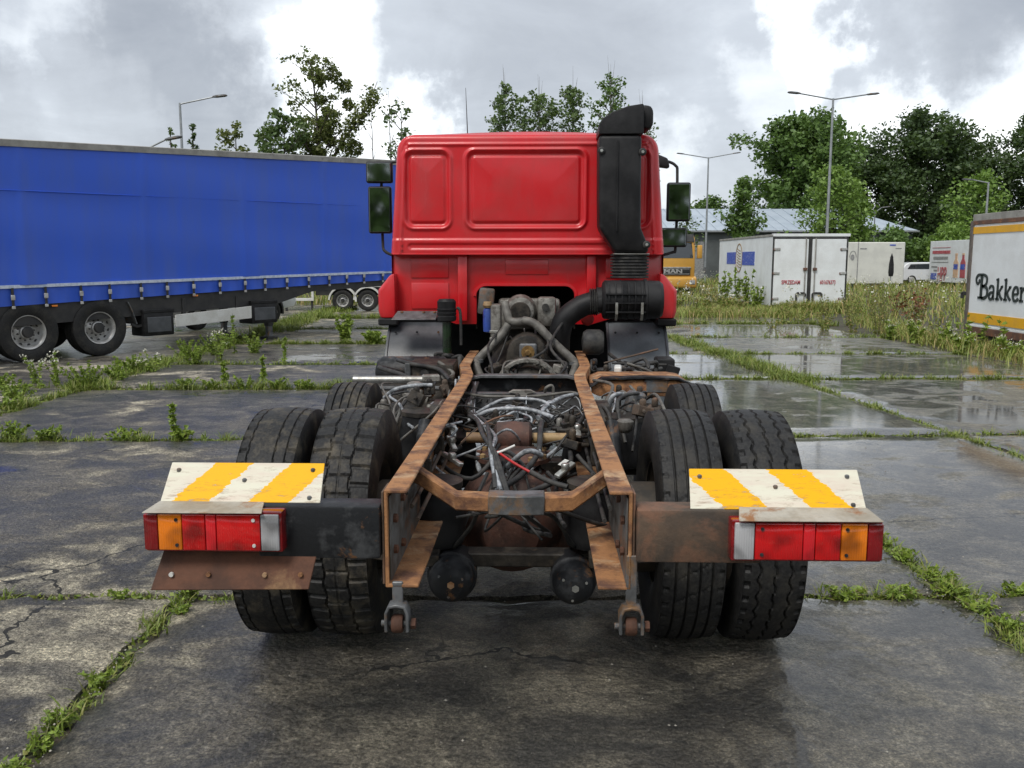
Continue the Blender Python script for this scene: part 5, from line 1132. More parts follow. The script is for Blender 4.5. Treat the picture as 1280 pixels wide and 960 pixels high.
R_ = [(.06, [(.06, .02), (.06, .27)]), (.045, [(0, .02), (.13, .02)]), (.045, [(0, .265), (.08, .275)]), (.05, [(.07, .18), (.13, .26), (.20, .26), (.215, .20)])]
letter(A_, .83); letter(K_l, 1.12); letter(K_l, 1.42); letter(E_, 1.72); letter(R_, 1.98)

# ------------------------------------------------------------------ far poster trailer
HP = empty('poster_trailer', (30.1, 65.2, 0), R(-91.5)); tag(HP, 'white poster covered box trailer with red capitals and bottle pictures', 'trailer')
hpp = lambda b, name, mat, bevel=.0: b.build(name, M[mat], HP, bevel)
hpp(MB().bb(0, 9, 0, 2.4, .25, 3.1), 'shell', 'boxwhite', .02)
hpp(MB().bb(.5, 8.5, .2, 2.2, -.04, .24), 'chassis', 'tdark')
text_on(HP, 'lettering', 'HPP', 1.35, 'redp', (2.15, -.03, .35), (R(90), 0, 0), .02, .60)
rh = random.Random(3)
def dashes(x0, x1, z, h, mat):
    x = x0
    b = MB()
    while x < x1:
        w = rh.uniform(.10, .22); b.bb(x, min(x + w, x1), -.02, 0, z - h / 2, z + h / 2); x += w + .05
    hpp(b, 'print_line', mat)
dashes(.45, 3.2, 2.32, .22, 'redp'); dashes(.65, 2.9, 1.92, .20, 'greyp'); dashes(.4, 1.35, 1.30, .12, 'greyp'); dashes(.8, 1.35, 1.05, .12, 'greyp'); hpp(MB().bb(.4, 3.2, -.02, 0, 2.62, 2.65), 'print_line', 'redp'); hpp(MB().bb(.4, 3.0, -.02, 0, 1.62, 1.65), 'print_line', 'greyp')
hpp(MB().bb(.35, 1.25, -.02, 0, .42, .85), 'picture_patch', 'bluep')
for k in range(3):
    x = 3.8 + k * 1.0
    hpp(MB().prism([(x, .6), (x + .7, .6), (x + .7, 1.6), (x + .5, 1.85), (x + .5, 2.1), (x + .2, 2.1), (x + .2, 1.85), (x, 1.6)], -.02, 0), 'bottle_picture', ('orangep', 'redp', 'orangep')[k])
    hpp(MB().bb(x + .05, x + .65, -.03, -.02, 1.15, 1.5), 'bottle_label', 'bluep'); hpp(MB().bb(x + .18, x + .52, -.03, 0, 2.1, 2.22), 'bottle_cap', 'orangep')
hpp(MB().bb(6.6, 7.3, -.02, 0, .5, 1.4), 'picture_patch', 'leaf_bright')

# ------------------------------------------------------------------ second white box with parasol in front, and the car
B2 = empty('cream_box_body', (22.3, 60, 0), R(0)); tag(B2, 'cream white box body with a round grey emblem standing in the meadow', 'container')
b2 = lambda b, name, mat, bevel=.0: b.build(name, M[mat], B2, bevel)
b2(MB().bb(0, 3.75, 0, 6, .2, 2.95), 'shell', 'boxcream', .05); b2(MB().bb(.1, 3.6, .1, 5.9, -.04, .2), 'sill', 'tdark'); b2(MB().bb(.60, .66, -.02, .03, .2, 2.93), 'panel_joint', 'greyp')
b2(MB().strip([(.30 + .22 * math.cos(a), 1.95 + .42 * math.sin(a)) for a in np.linspace(0, math.pi, 14)], .04, -.02, 0, 'xz'), 'emblem_arch', 'greyp'); b2(MB().prism([(.27 + .13 * math.cos(a), 1.95 + .20 * math.sin(a)) for a in np.linspace(0, 2 * math.pi, 14)[:-1]], -.02, 0), 'emblem_disc', 'greyp')
b2(MB().bb(2.7, 3.1, -.02, 0, 2.72, 2.80), 'print_line', 'bluep'); b2(MB().bb(3.1, 3.5, -.02, 0, 2.52, 2.57), 'print_line', 'greyp'); b2(MB().bb(.75, 1.2, -.02, 0, 2.5, 2.56), 'print_line', 'greyp')
PR = empty('folded_parasol', (24.05, 57.3, 0)); tag(PR, 'closed black parasol standing before the cream white box body', 'parasol')
MB().tube([(0, 0, 0), (0, 0, 2.1)], .03, 8).build('pole', M['galv'], PR); MB().lathe([(.13, .75), (.17, 1.0), (.15, 1.5), (.10, 1.85), (.10, 1.95), (.06, 2.05), (.01, 2.2)], (0, 0, 0), 'z', 10).build('canopy', M['plastic'], PR); MB().lathe([(.22, -.02), (.22, .1), (.05, .14)], (0, 0, 0), 'z', 14).build('base', M['tdark'], PR)
CR = empty('white_car', (28.6, 66.5, 0), R(-4)); tag(CR, 'white estate car parked between the cream box and the poster trailer', 'car')
cp = lambda b, name, mat, bevel=.0, par=CR: b.build(name, M[mat], par, bevel)
cp(MB().prism([(0, .35), (0, .85), (.1, 1.05), (.35, 1.45), (.6, 1.6), (2.1, 1.62), (2.5, 1.55), (3.3, 1.12), (4.1, 1.0), (4.35, .85), (4.4, .4), (4.2, .3), (.1, .28)], 0, 1.8, 'xz'), 'car_body', 'carwhite', .06)
cp(MB().prism([(.5, 1.12), (.72, 1.47), (2.05, 1.5), (2.45, 1.44), (3.0, 1.12)], -.012, .02), 'side_window', 'window')
for x in (.85, 3.5):
    o = cp(MB().lathe([(.20, -.1), (.30, -.12), (.34, -.08), (.34, .08), (.30, .12)], (x, .1, .34), 'y', 24), 'wheel', 'tyre'); cp(MB().lathe([(.02, -.12), (.2, -.11), (.22, -.10)], (x, .1, .34), 'y', 20), 'rim', 'silver', 0, o)
cp(MB().bb(-.03, .1, -.01, .35, .82, 1.02), 'tail_lamp', 'lred', .01); cp(MB().bb(4.25, 4.42, -.01, .3, .72, .86), 'headlamp', 'lclear', .01)

# ------------------------------------------------------------------ ochre lorry
MN = empty('ochre_lorry', (7.2, 47.0, 0), R(3)); tag(MN, 'ochre yellow lorry facing us with a dark grille, parked on the grass', 'truck')
mp_ = lambda b, name, mat, bevel=.02, par=MN: b.build(name, M[mat], par, bevel, 2)
mp_(MB().prism([(0, .85), (0, 1.9), (.10, 2.85), (.35, 3.08), (2.1, 3.08), (2.1, .85)], 0, 2.35, 'yz'), 'cab_shell', 'manyellow', .08)
mp_(MB().sheet([(.12, -.012, 1.88), (2.23, -.012, 1.88), (2.16, .072, 2.68), (.19, .072, 2.68)], .006), 'windscreen', 'window', 0)
mp_(MB().prism([(.02, 2.72), (.10, 2.70), (.42, 3.10), (.30, 3.12)], .05, 2.3, 'yz'), 'sun_visor', 'tdark')
mp_(MB().bb(.25, 2.1, -.04, .02, .98, 1.36), 'grille', 'tdark'); mp_(MB().bb(.22, 2.13, -.055, .01, 1.36, 1.42), 'grille_trim', 'silver', .01)
for z in (1.04, 1.30): mp_(MB().bb(.3, 2.05, -.055, -.03, z, z + .03), 'grille_bar', 'silver', .004)
text_on(MN, 'badge', 'MAN', .30, 'silver', (1.18, -.065, 1.10), (R(90), 0, 0), .01, 1.5)
mp_(MB().prism([(-.12, .33), (-.16, .45), (-.14, .84), (.05, .94), (.5, .94), (.5, .33)], -.04, 2.42, 'yz'), 'bumper', 'manyellow', .05)
for x in (.05, 2.05): mp_(MB().bb(x, x + .28, -.19, -.12, .52, .74), 'headlamp', 'lclear')
for x in (-.30, 2.45): 
    o = mp_(MB().bb(x, x + .24, -.12, .12, 1.85, 2.55), 'door_mirror', 'manyellow', .05); mp_(MB().tube([(1.2 + (x - 1.08) * .75, .1, 2.6), (x + .12, 0, 2.6)], .02, 6), 'mirror_stay', 'tdark', 0, o)
for x in (.15, 1.95):
    o = twheel(MN, (x + .1, 1.0, .50), .95, 0)
mp_(MB().bb(.3, 2.0, .3, 6, .55, .95), 'chassis', 'tdark'); mp_(MB().bb(.0, 2.4, 2.5, 7, 1.0, 2.2), 'tipper_body', 'manyellow', .03); mp_(MB().lathe([(.06, 0), (.06, .1), (.03, .13)], (2.0, 1.0, 3.08), 'z', 12), 'beacon', 'orangep', 0)
# ------------------------------------------------------------------ shed
SH = empty('metal_shed', (11.5, 76, 0)); tag(SH, 'long low grey shed with a pale blue metal roof behind the trees', 'building')
sp_ = lambda b, name, mat, bevel=.0: b.build(name, M[mat], SH, bevel, smooth=0)
sp_(MB().bb(0, 22, 0, 18, -.05, 4.2), 'wall', 'wallgrey')
sp_(MB().add([(-.4, -.4, 4.2), (22.4, -.4, 4.2), (22.4, 18.4, 4.2), (-.4, 18.4, 4.2), (-.4, 9, 6.5), (19.6, 9, 6.5)], [(0, 1, 5, 4), (1, 2, 5), (2, 3, 4, 5), (3, 0, 4), (0, 3, 2, 1)]), 'roof', 'metalroof')
for k in range(23): 
    x = -.4 + k * 1.0; zt_ = 6.53; sp_(MB().tube([(x, -.42, 4.22), (min(x, 19.6), 9, zt_) if x < 19.6 else (x - (x - 19.6) * .9, 8.0, 6.2)], .03, 4), 'roof_seam', 'metalroof')
sp_(MB().bb(-.45, 22.4, -.48, -.38, 4.08, 4.22), 'gutter', 'galv'); sp_(MB().bb(1.0, 4.6, -.06, .02, 0, 3.3), 'roller_door', 'greyp', .01); sp_(MB().bb(6, 7.5, -.06, .02, 1.6, 2.7), 'window', 'window', .01)
# ------------------------------------------------------------------ lamp posts
def lamp_post(loc, h, arms, label, rz=0, r=.09):
    o = empty('street_lamp', loc, rz); tag(o, label, 'street lamp', 'street lamps round the yard')
    MB().tube([(0, 0, -.05), (0, 0, 1.2), (0, 0, h)], [r, r * .9, r * .55], 12).build('pole', M['galv'], o); MB().bb(-.09, .09, -r - .02, -r + .03, .7, 1.2).build('hatch', M['greysteel'], o)
    for a, rise in arms:
        MB().tube([(0, 0, h - .05), (a * .85, 0, h + rise * .85)], r * .38, 8).build('arm', M['galv'], o)
        s = 1 if a > 0 else -1
        MB().loft([[(a * .82 + s * u, y * w, h + rise * (.82 + .18 * u / .5) + z * w) for y, z in ((-.14, -.03), (.14, -.03), (.12, .05), (-.12, .05))] for u, w in ((0, .6), (.15, 1), (.5, 1), (.62, .6))]).build('lamp_head', M['greysteel'], o, .015)
    return o
lamp_post((15.6, 45, 0), 9.55, ((-1.95, .28), (1.95, .22)), 'tall double arm lamp post behind the white box body')
lamp_post((15.4, 72, 0), 9.75, ((-2.3, .3), (2.3, .35)), 'double arm lamp post beside the ochre lorry', r=.10)
lamp_post((-14.35, 40, 0), 8.5, ((1.75, .3),), 'single arm lamp post rising behind the blue curtain trailer')
lamp_post((-13.6, 33.5, 0), 5.7, ((1.2, .5),), 'lamp post whose head just clears the blue curtain trailer roof')
lamp_post((27.6, 53, 0), 6.25, ((-1.1, .15),), 'single arm lamp post above the lettered white trailer')
lamp_post((26.7, 67, 0), 5.3, ((.55, .35),), 'slim lamp post rising behind the cream white box body', r=.07)
ORD = ['nearest', 'second nearest', 'third nearest', 'fourth nearest', 'fifth nearest', 'sixth nearest', 'seventh nearest', 'eighth nearest', 'ninth nearest', 'tenth nearest', 'eleventh nearest']
REF = {'the trailer wheels': (-7.68, 16.75), 'the landing leg': (-5.4, 20.3), 'the lorry left wheels': (-1.1, 4.3), 'the right tail light': (1.0, 2.85), 'the left tail light': (-1.0, 2.85), 'the lettered trailer corner': (9.86, 19.45), 'the box body door': (10.5, 32.0)}
def ranked(label, ref, pts, k):
    c = REF[ref]; order = sorted(range(len(pts)), key=lambda i: math.hypot(pts[i][0] - c[0], pts[i][1] - c[1]))
    return label if len(pts) == 1 else label + ', ' + ORD[order.index(k)] + ' ' + ref
# ------------------------------------------------------------------ trees
def tree(name, label, group, loc, h, r, kind='round', n=5000, leaf=.2, mat='leaf_mid', base=.2, limbs=26, seed=1, clump=.55, bark='bark', lean=0.0, tr=None, sub=4):
    g_ = np.random.default_rng(seed); rd = random.Random(seed)
    o = empty(name, loc); tag(o, label, 'tree', group)
    tw = MB(); ln = (rd.uniform(-1, 1) * lean, rd.uniform(-.5, .5) * lean)
    ax = lambda t: Vector((ln[0] * h * t * t + .03 * h * math.sin(t * 5 + seed) * lean, ln[1] * h * t * t, -.1 + h * t))
    r0 = tr or h * .016
    tw.tube([ax(t) for t in np.linspace(0, .97, 9)], [r0 * (1 - .93 * t) + .01 for t in np.linspace(0, 1, 9)], 8)
    env = {'round': lambda t: math.sin(math.pi * (.12 + .85 * t)) ** .7, 'cone': lambda t: (1 - t) ** .75 * .95 + .04, 'oval': lambda t: math.sin(math.pi * (.08 + .9 * t)) ** .6, 'open': lambda t: .55 + .45 * math.sin(math.pi * t * .9 + .2)}[kind]
    ends = []; wts = []
    for i in range(limbs):
        t = base + (1 - base) * ((i + rd.random()) / limbs) ** .9; u = (t - base) / (1 - base)
        a = i * 2.4 + rd.uniform(-.5, .5); R_l = r * env(min(u, .98)) * rd.uniform(.55, 1.15)
        p0 = ax(max(t - .10 * (1 - u) - .03, .05)); up = rd.uniform(.15, .6) if kind != 'cone' else rd.uniform(-.1, .35)
        p2 = ax(t) + Vector((math.cos(a) * R_l, math.sin(a) * R_l, R_l * up)); p1 = p0.lerp(p2, .5) + Vector((0, 0, -.08 * R_l if kind == 'cone' else .06 * R_l))
        rb = r0 * .35 * (1 - u * .7) + .008
        tw.tube([p0, p1, p2], [rb, rb * .6, rb * .15], 5)
        for q in range(sub):
            f = .35 + .65 * (q + rd.random()) / sub; c = (p0.lerp(p1, f * 2) if f < .5 else p1.lerp(p2, f * 2 - 1)) + Vector((rd.gauss(0, .16), rd.gauss(0, .16), rd.gauss(0, .12))) * R_l * .8
            tw.tube([p0.lerp(p2, f * .8), c], [rb * .35, .006], 4, False); ends.append(c); wts.append(clump * (.55 + .6 * rd.random()) * (.5 + .5 * R_l / max(r, .01)))
    ends = np.array(ends); wts = np.array(wts); idx = g_.choice(len(ends), n, p=wts ** 2 / (wts ** 2).sum())
    d = g_.normal(size=(n, 3)); d[:, 2] *= .6; d *= (g_.uniform(0, 1, n) ** .5 / (np.linalg.norm(d, axis=1) + 1e-6))[:, None] * 1.35
    P = ends[idx] + d * wts[idx][:, None]
    tw.build('trunk', M[bark], o, smooth=60)
    V, Q = leafquads(P, leaf, g_, up=.45); link('crown', npmesh('crown', V, [Q]), M[mat], o)
    return o
LG = 'trees beyond the blue trailer'; CG = 'young trees behind the red cab'; RG = 'trees on the right beyond the shed'
# old tree carrying mistletoe balls
mt = tree('mistletoe_tree', 'tall thin crowned tree carrying dark round mistletoe clumps behind the blue trailer', LG, (-12.4, 60, 0), 14.6, 2.6, 'open', 2600, .15, 'leaf_olive', .42, 20, 4, .45, lean=.06, tr=.24)
g_ = np.random.default_rng(17); vb_ = Veg()
for k in range(26):
    t = g_.uniform(.45, 1); a = g_.uniform(0, 6.28); rr_ = g_.uniform(0, 2.0) * (1.15 - t * .55); c = np.array([math.cos(a) * rr_ + (1.2 if k % 4 == 0 else 0), math.sin(a) * rr_ * .6, 14.2 * t]); rb = g_.uniform(.35, .68); m_ = int(330 * rb / .5)
    d = g_.normal(size=(m_, 3)); d /= np.linalg.norm(d, axis=1)[:, None]; vb_.add(*leafquads(c + d * rb * g_.uniform(.25, 1, m_)[:, None] ** .6, .13, g_))
for k in range(7):
    c = np.array([1.3 + k * .36, 0, 9.2 + k * .55 + g_.uniform(-.3, .3)]); m_ = 220; d = g_.normal(size=(m_, 3)) * .3; vb_.add(*leafquads(c + d, .14, g_))
link('mistletoe', vb_.mesh('mistletoe'), M['leaf_olive'], mt)
MB().tube([(.2, 0, 7.6), (1.5, 0, 9.6), (3.0, 0, 11.5), (3.7, 0, 13.2)], [.13, .09, .05, .015], 6).build('limb', M['bark'], mt)
tree('willow_tree', 'bushy grey green tree leaning beside the mistletoe tree', LG, (-14.6, 58, 0), 10.9, 2.4, 'round', 4200, .19, 'leaf_spruce', .3, 26, 6, .5, lean=.05)
tree('small_tree', 'small yellowish tree crown peeping over the trailer roof', LG, (-17.4, 58, 0), 10.3, 1.2, 'round', 1300, .18, 'leaf_olive', .4, 12, 8, .4)
tree('spruce_tree', 'dark spruce tip beside the lamp post over the trailer roof', LG, (-19.4, 56, 0), 10.2, 1.0, 'cone', 1300, .14, 'leaf_dark', .2, 30, 9, .22)
tree('spruce_tree', 'faint young tree tip beside the low lamp head', LG, (-21.5, 58, 0), 10.4, .8, 'cone', 500, .14, 'leaf_spruce', .2, 20, 10, .2)
tree('sparse_tree', 'thin half bare sapling between the mistletoe tree and red cab', LG, (-7.2, 60, 0), 11.8, 1.5, 'open', 750, .16, 'leaf_spruce', .5, 16, 12, .35, 'birch')
for x, h, sd in ((-9.15, 12.2, 31), (-8.0, 12.6, 32)):
    o = empty('bare_sapling', (x, 60, 0)); tag(o, 'leafless thin sapling ' + ('next to the mistletoe tree' if sd == 31 else 'between the other bare one and the red cab'), 'tree', 'bare saplings by the mistletoe tree'); rd = random.Random(sd)
    MB().tube([(0, 0, 0), (.1, 0, h * .5), (.02, 0, h)], [.09, .05, .01], 6).build('trunk', M['bark'], o)
    for k in range(9):
        z = h * (.45 + .055 * k); a = rd.uniform(0, 6.28); MB().tube([(.05, 0, z), (.05 + .5 * math.cos(a), .5 * math.sin(a), z + rd.uniform(.6, 1.3))], [.02, .004], 4).build('branch', M['bark'], o)
for k, (x, y, h, r, n) in enumerate(((-.45, 60, 13.1, 1.45, 2600), (1.75, 59, 12.4, 1.75, 3400), (3.95, 60, 12.9, 1.3, 2600), (6.5, 61, 13.9, 1.9, 2600), (8.9, 63, 11.9, 1.3, 900))):
    tree('young_poplar', ('slender young tree above the red cab roof, furthest from the snorkel', 'dense young tree above the middle of the red cab roof', 'narrow young tree above the cab roof beside the taller one', 'taller loose young tree right behind the black snorkel', 'sparse young tree mostly hidden behind the snorkel and cab corner')[k], CG, (x, y, 0), h, r, 'oval', n, .15, 'leaf_spruce' if k != 3 else 'leaf_mid', .45, 34, 40 + k, .42, 'birch')
    tw = MB(); rd = random.Random(60 + k)
    for q in range(3): tw.tube([(0, 0, h * .9), (rd.uniform(-.3, .3), 0, h + rd.uniform(.3, 1.4))], [.02, .004], 4)
    tw.build('bare_leader', M['birch'], C.objects[-1] if False else bpy.data.objects[[o.name for o in bpy.data.objects if o.name.startswith('young_poplar')][-1]])
RT = [('broadleaf_tree', 'large broad leafed green tree directly behind the tall double lamp post', (31.3, 97.6, 0), 16.4, 6.3, 'round', 26000, .30, 'leaf_mid', 1),
      ('broadleaf_tree', 'rounded green tree at the end of the row behind the shed roof', (22.6, 104.0, 0), 8.6, 2.8, 'round', 5000, .28, 'leaf_mid', 2),
      ('conifer_tree', 'tall dark tree crown between the broad green tree and the right edge trees', (45.2, 100.04, 0), 17.0, 5.6, 'oval', 24000, .27, 'leaf_dark', 3),
      ('conifer_tree', 'dark evergreen with a lower shoulder next to the broad green tree', (40.4, 104, 0), 14.2, 4.8, 'oval', 14000, .26, 'leaf_dark', 4),
      ('conifer_tree', 'dark spruce spire at the edge above the lettered trailer', (55.4, 97.6, 0), 16.4, 4.8, 'oval', 15000, .25, 'leaf_dark', 5),
      ('conifer_tree', 'dark spruce next to the edge above the lettered trailer roof', (51.2, 102.48, 0), 14.6, 5.6, 'oval', 14000, .25, 'leaf_dark', 6),
      ('conifer_tree', 'far dark spruce past the lettered trailer', (62, 100.04, 0), 17.42, 5.37, 'oval', 12000, .25, 'leaf_dark', 7),
      ('maple_tree', 'fresh green young tree in front of the dark evergreens', (36.8, 72.0, 0), 8.6, 2.2, 'oval', 3600, .2, 'leaf_bright', 8),
      ('birch_tree', 'light green birch behind the tall lamp pole', (22.6, 64.0, 0), 8.2, 2.1, 'oval', 5600, .17, 'leaf_bright', 9),
      ('birch_tree', 'thick leafy young tree rising over the white box body left edge', (11.15, 44.0, 0), 5.75, 0.78, 'oval', 3600, .13, 'leaf_mid', 10),
      ('birch_tree', 'light birch beside the shed roof end, above the cream box', (24.9, 66.0, 0), 7.0, 1.3, 'oval', 4600, .17, 'leaf_bright', 11),
      ('birch_tree', 'thin pale birch beside the ochre lorry mirror', (11.5, 60.0, 0), 5.2, 0.7, 'oval', 900, .13, 'leaf_spruce', 12)]
for nm, lb_, loc, h, r, kd, n, lf, mt_, sd in RT:
    tree(nm, lb_, RG, loc, h, r, kd, n, lf, mt_, .12 if kd != 'round' else .18, 44 if n > 5000 else 30, 70 + sd, .46 * (r ** .6), sub=6)
def bush(label, loc, h, r, n, leaf, mat, seed, group, cat='bush'):
    g_ = np.random.default_rng(seed); o = empty('bush', loc); tag(o, label, cat, group); rd = random.Random(seed); b = MB(); P = []
    for k in range(14):
        a = rd.uniform(0, 6.28); q = rd.uniform(.2, 1) * r; e = Vector((math.cos(a) * q, math.sin(a) * q, h * rd.uniform(.4, .95) * (1.1 - .5 * q / r))); b.tube([(0, 0, -.05), e * .5 + Vector((0, 0, .1)), e], [.03, .02, .006], 5); m_ = n // 14
        d = g_.normal(size=(m_, 3)); d *= (g_.uniform(0, 1, m_) ** .5 / np.linalg.norm(d, axis=1))[:, None] * min(r, h) * .42; P.append(np.array(e) + d)
    b.build('stems', M['bark'], o); P = np.concatenate(P); P[:, 2] = np.abs(P[:, 2]); V, Q = leafquads(P, leaf, g_, up=.4); link('foliage', npmesh('foliage', V, [Q]), M[mat], o); return o
HG = 'bushes along the shed'
for k, (x, y, h, r, m_, lb_) in enumerate(((24.2, 66, 4.4, 2.3, 'leaf_bright', 'leafy bush behind the slim lamp post'), (29.6, 73, 5.0, 2.4, 'leaf_mid', 'full green bush above the cream box body'), (32.5, 75, 5.0, 2.6, 'leaf_mid', 'green bush above the white car'), (34.8, 70, 5.0, 2.6, 'leaf_bright', 'bright bush above the poster trailer'), (38.6, 74, 5.2, 2.8, 'leaf_dark', 'dark bush behind the poster trailer'), (20.5, 66, 3.6, 2.0, 'leaf_mid', 'low bush between the box body and the shed'), (43, 72, 4.6, 3.0, 'leaf_mid', 'green bush hidden by the lettered trailer'))):
    bush(lb_, (x, y, 0), h, r, 3200, .2, m_, 120 + k, HG)
BGp = 'far bushes seen under the blue trailer'
for k in range(9): bush('low green bush far behind the blue trailer, ' + ORD[[6, 3, 7, 4, 5, 8, 1, 2, 0].index(k)] + ' the low white trailer', (-24 + k * 3.1, 50 + (k % 3) * 2, 0), 3.2, 2.3, 1300, .24, 'leaf_mid', 140 + k, BGp)
# far wood closing the horizon
vw = Veg()
for k in range(150):
    x = -190 + k * 2.6 + rnd.uniform(-1, 1); y = 150 + rnd.uniform(-8, 14); h = rnd.uniform(6, 9.5) if x < 60 else rnd.uniform(9, 14)
    m_ = 240; d = g_.normal(size=(m_, 3)) * [1.5, 1.5, h * .28]; d[:, 2] = np.clip(np.abs(d[:, 2] + h * .5), 0, h); vw.add(*leafquads(np.array([x, y, 0]) + d, .7, g_))
for k in range(120):
    x = -110 + k * 1.85 + rnd.uniform(-1, 1); y = -48 + rnd.uniform(-6, 4); h = rnd.uniform(8, 14); m_ = 260; d = g_.normal(size=(m_, 3)) * [1.6, 1.6, h * .28]; d[:, 2] = np.clip(np.abs(d[:, 2] + h * .45), 0, h); vw.add(*leafquads(np.array([x, y, 0]) + d, .8, g_))
o = link('far_woodland', vw.mesh('far_woodland'), M['leaf_mid']); tag(o, 'distant wood closing the horizon behind everything', 'woodland', kind='stuff')

# ------------------------------------------------------------------ weeds: countable plants
def weed(label, group, loc, h, stems=8, leaf=.035, spread=.12, flower=0, seed=1, mat='weed', dense=26, spike=False):
    g_ = np.random.default_rng(seed); rd = random.Random(seed); o = empty('weed_plant', loc, rd.uniform(0, 6)); tag(o, label, 'weed', group); b = MB(); P = []; F = []
    for k in range(stems):
        a = rd.uniform(0, 6.28); q = spread * rd.uniform(.2, 1); hh = h * rd.uniform(.55, 1.05); pts = catmull([(q * .2 * math.cos(a), q * .2 * math.sin(a), -.04), (q * .6 * math.cos(a), q * .6 * math.sin(a), hh * .5), (q * math.cos(a) * 1.2, q * math.sin(a) * 1.2, hh)], 4)
        b.tube(pts, [.004 * (1 + h) * (1 - .7 * i / len(pts)) for i in range(len(pts))], 4, False)
        m_ = dense; t = g_.uniform(.08, 1.0, m_); ix = (t * (len(pts) - 1)).astype(int); base = np.array([pts[i] for i in ix]); P.append(base + g_.normal(0, leaf * (.55 if not spike else .25), (m_, 3)) * (1.35 - t)[:, None])
        if flower: F.append(np.array(pts[-1]) + g_.normal(0, .022 + .02 * h, (flower, 3)) * [1, 1, .5])
    b.build('stems', M['stalk'], o); P = np.concatenate(P); P[:, 2] = np.maximum(P[:, 2], -.02)
    V, Q = leafquads(P, leaf, g_, up=.5, aspect=2.6); link('leaves', npmesh('leaves', V, [Q]), M[mat], o)['kind'] = 'stuff'
    if flower: V, Q = leafquads(np.concatenate(F), .022, g_, up=.7, aspect=1.0); link('flower_heads', npmesh('flowers', V, [Q]), M['petal'], o)['kind'] = 'stuff'
    return o
W1 = 'weeds in the joint by the blue trailer'; W2 = 'weeds at the edge by the lettered trailer'; W3 = 'small weeds in the slab joints'
sd = 200
def ws(label, group, lst, ref=None, **k):
    global sd
    for q, (x, y, h) in enumerate(lst): sd += 1; weed(ranked(label, ref, lst, q) if ref else label, group, (x, y, -.03), h, seed=sd, **k)
ws('white flowering weed before the blue trailer', W1, [(-6.5, 12.7, .55), (-6.9, 12.9, .45), (-5.2, 15.8, .55), (-5.75, 14.3, .36)], ref='the trailer wheels', stems=6, flower=16, leaf=.026, spread=.2, dense=40)
ws('leafy green weed clump before the blue trailer', W1, [(-6.05, 12.6, .40), (-5.95, 13.4, .30), (-6.1, 14.3, .34), (-5.5, 15.4, .36), (-6.0, 16.4, .42), (-5.6, 16.9, .46), (-6.4, 11.5, .28), (-6.2, 10.7, .22), (-5.8, 18.2, .42), (-7.2, 12.4, .28), (-5.0, 17.3, .46)], ref='the trailer wheels', stems=15, leaf=.026, spread=.30, dense=50)
ws('low weed tuft in a slab joint', W3, [(-4.6, 12.5, .18), (-4.2, 12.5, .15), (-3.75, 12.5, .2), (-3.3, 12.5, .18), (-2.95, 12.45, .16), (-3.9, 8.88, .12), (-3.36, 8.88, .14), (-4.7, 8.9, .16), (-2.5, 8.87, .08), (-5.05, 8.9, .2)], ref='the lorry left wheels', stems=12, leaf=.022, spread=.18, dense=34)
ws('tall narrow green spike weed standing in the slab joint', W3, [(-3.42, 8.9, .46)], stems=1, leaf=.035, spread=.01, dense=120, spike=True)
ws('bushy bright green weed between trailer and cab', W1, [(-3.75, 20.2, .62), (-3.0, 19.4, .3)], ref='the landing leg', stems=18, leaf=.045, spread=.24, dense=50)
ws('thin tall stalked weed', W1, [(-5.35, 17.2, .85), (-4.0, 15.6, .5), (-3.7, 13.2, .4), (-4.2, 13.0, .36)], ref='the landing leg', stems=2, leaf=.04, spread=.04, dense=40)
ws('spreading rosette weed in a slab joint', W3, [(2.36, 5.25, .07), (2.40, 4.85, .08), (2.35, 5.55, .06), (2.42, 4.45, .07), (2.45, 4.2, .08), (1.78, 4.64, .06), (2.08, 4.64, .07), (2.75, 4.66, .06), (3.2, 4.67, .05), (2.38, 4.66, .09)], ref='the right tail light', stems=26, leaf=.016, spread=.11, dense=12)
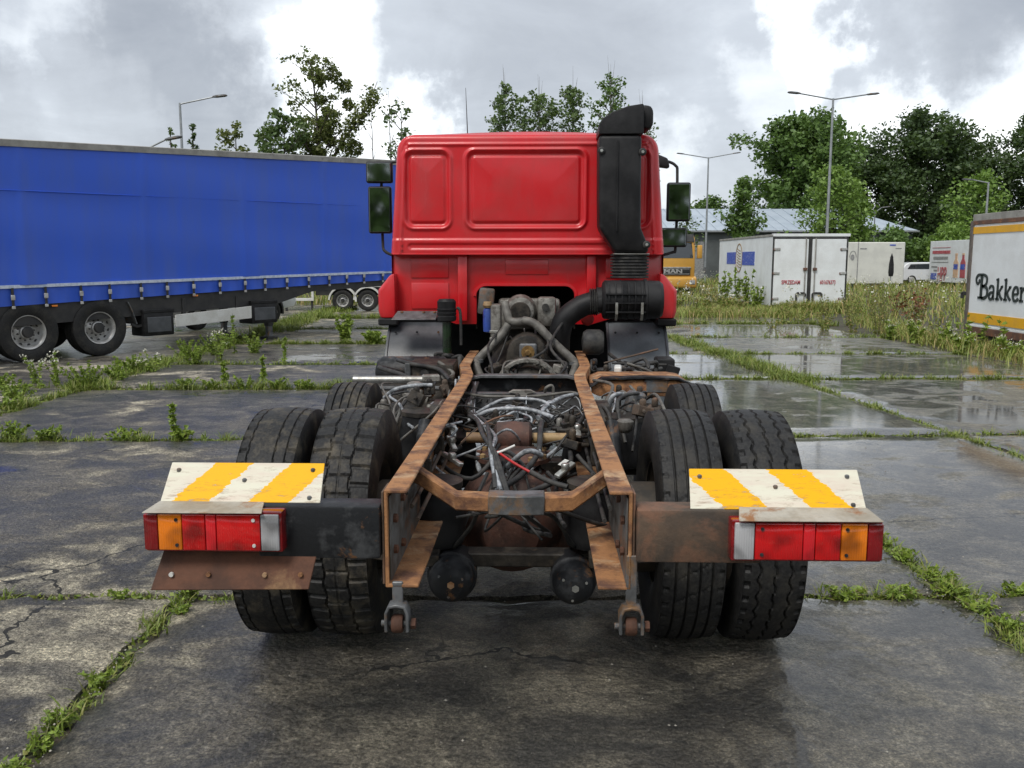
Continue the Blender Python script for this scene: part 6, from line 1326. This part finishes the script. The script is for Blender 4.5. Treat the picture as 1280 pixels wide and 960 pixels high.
ws('small grassy tuft in a slab joint', W3, [(-1.74, 4.62, .08), (-1.70, 4.42, .06), (-1.77, 3.62, .06), (-1.78, 3.30, .06), (-1.75, 3.12, .07), (-1.78, 2.95, .06), (-2.1, 4.62, .05), (-1.35, 4.62, .05)], ref='the left tail light', stems=22, leaf=.012, spread=.07, dense=12)
ws('tall feathery weed at the meadow edge', W2, [(9.2, 20.6, 1.1), (9.0, 22.0, 1.15), (9.6, 23.0, 1.3), (8.6, 22.6, .9), (10.1, 24.5, 1.3), (9.5, 20.0, .9), (8.2, 23.4, .7), (7.9, 22.6, .55), (10.4, 26, 1.2), (9.4, 25.0, 1.1)], ref='the lettered trailer corner', stems=9, leaf=.028, spread=.38, dense=40, mat='meadow')
ws('leafy weed before the yellow stripe', W2, [(9.4, 18.4, .75), (9.35, 17.8, .8), (9.45, 17.2, .7), (9.3, 18.9, .6)], ref='the lettered trailer corner', stems=3, leaf=.06, spread=.10, dense=18)
ws('white topped weed at the foot', W2, [(9.1, 18.9, .5), (9.0, 17.8, .42), (9.2, 16.8, .4), (8.9, 19.8, .5), (8.7, 20.6, .45), (9.15, 16.2, .35)], ref='the lettered trailer corner', stems=8, leaf=.05, spread=.2, flower=14)
ws('rust brown seeding dock plant', W2, [(11.9, 26.8, .95), (12.6, 27.6, 1.0), (12.2, 28.6, .95)], ref='the lettered trailer corner', stems=6, leaf=.06, spread=.4, mat='rustweed', dense=20)
ws('yellow green weed on the slabs', W2, [(8.6, 28.4, .6), (9.4, 29.2, .7), (10.4, 29.6, .7), (7.4, 27.2, .4), (6.2, 28.2, .5), (8.0, 25.2, .4), (6.9, 23.6, .3), (11.2, 29.4, .7)], ref='the box body door', stems=10, leaf=.032, spread=.42, mat='meadow')
ws('tall bright weed along the white side', W2, [(8.8, 33.5, 1.5), (8.7, 35, 1.6), (8.6, 36.5, 1.5), (8.85, 32.7, .9)], ref='the box body door', stems=10, leaf=.07, spread=.3, mat='weed', dense=40)
ws('white daisy patch beyond the cab', W2, [(6.3, 30.2, .6), (6.8, 31.5, .7), (7.3, 30.8, .6), (7.9, 31.2, .65), (6.0, 32.5, .7), (7.4, 33.5, .8)], ref='the box body door', stems=12, leaf=.05, spread=.4, flower=10, mat='meadow')
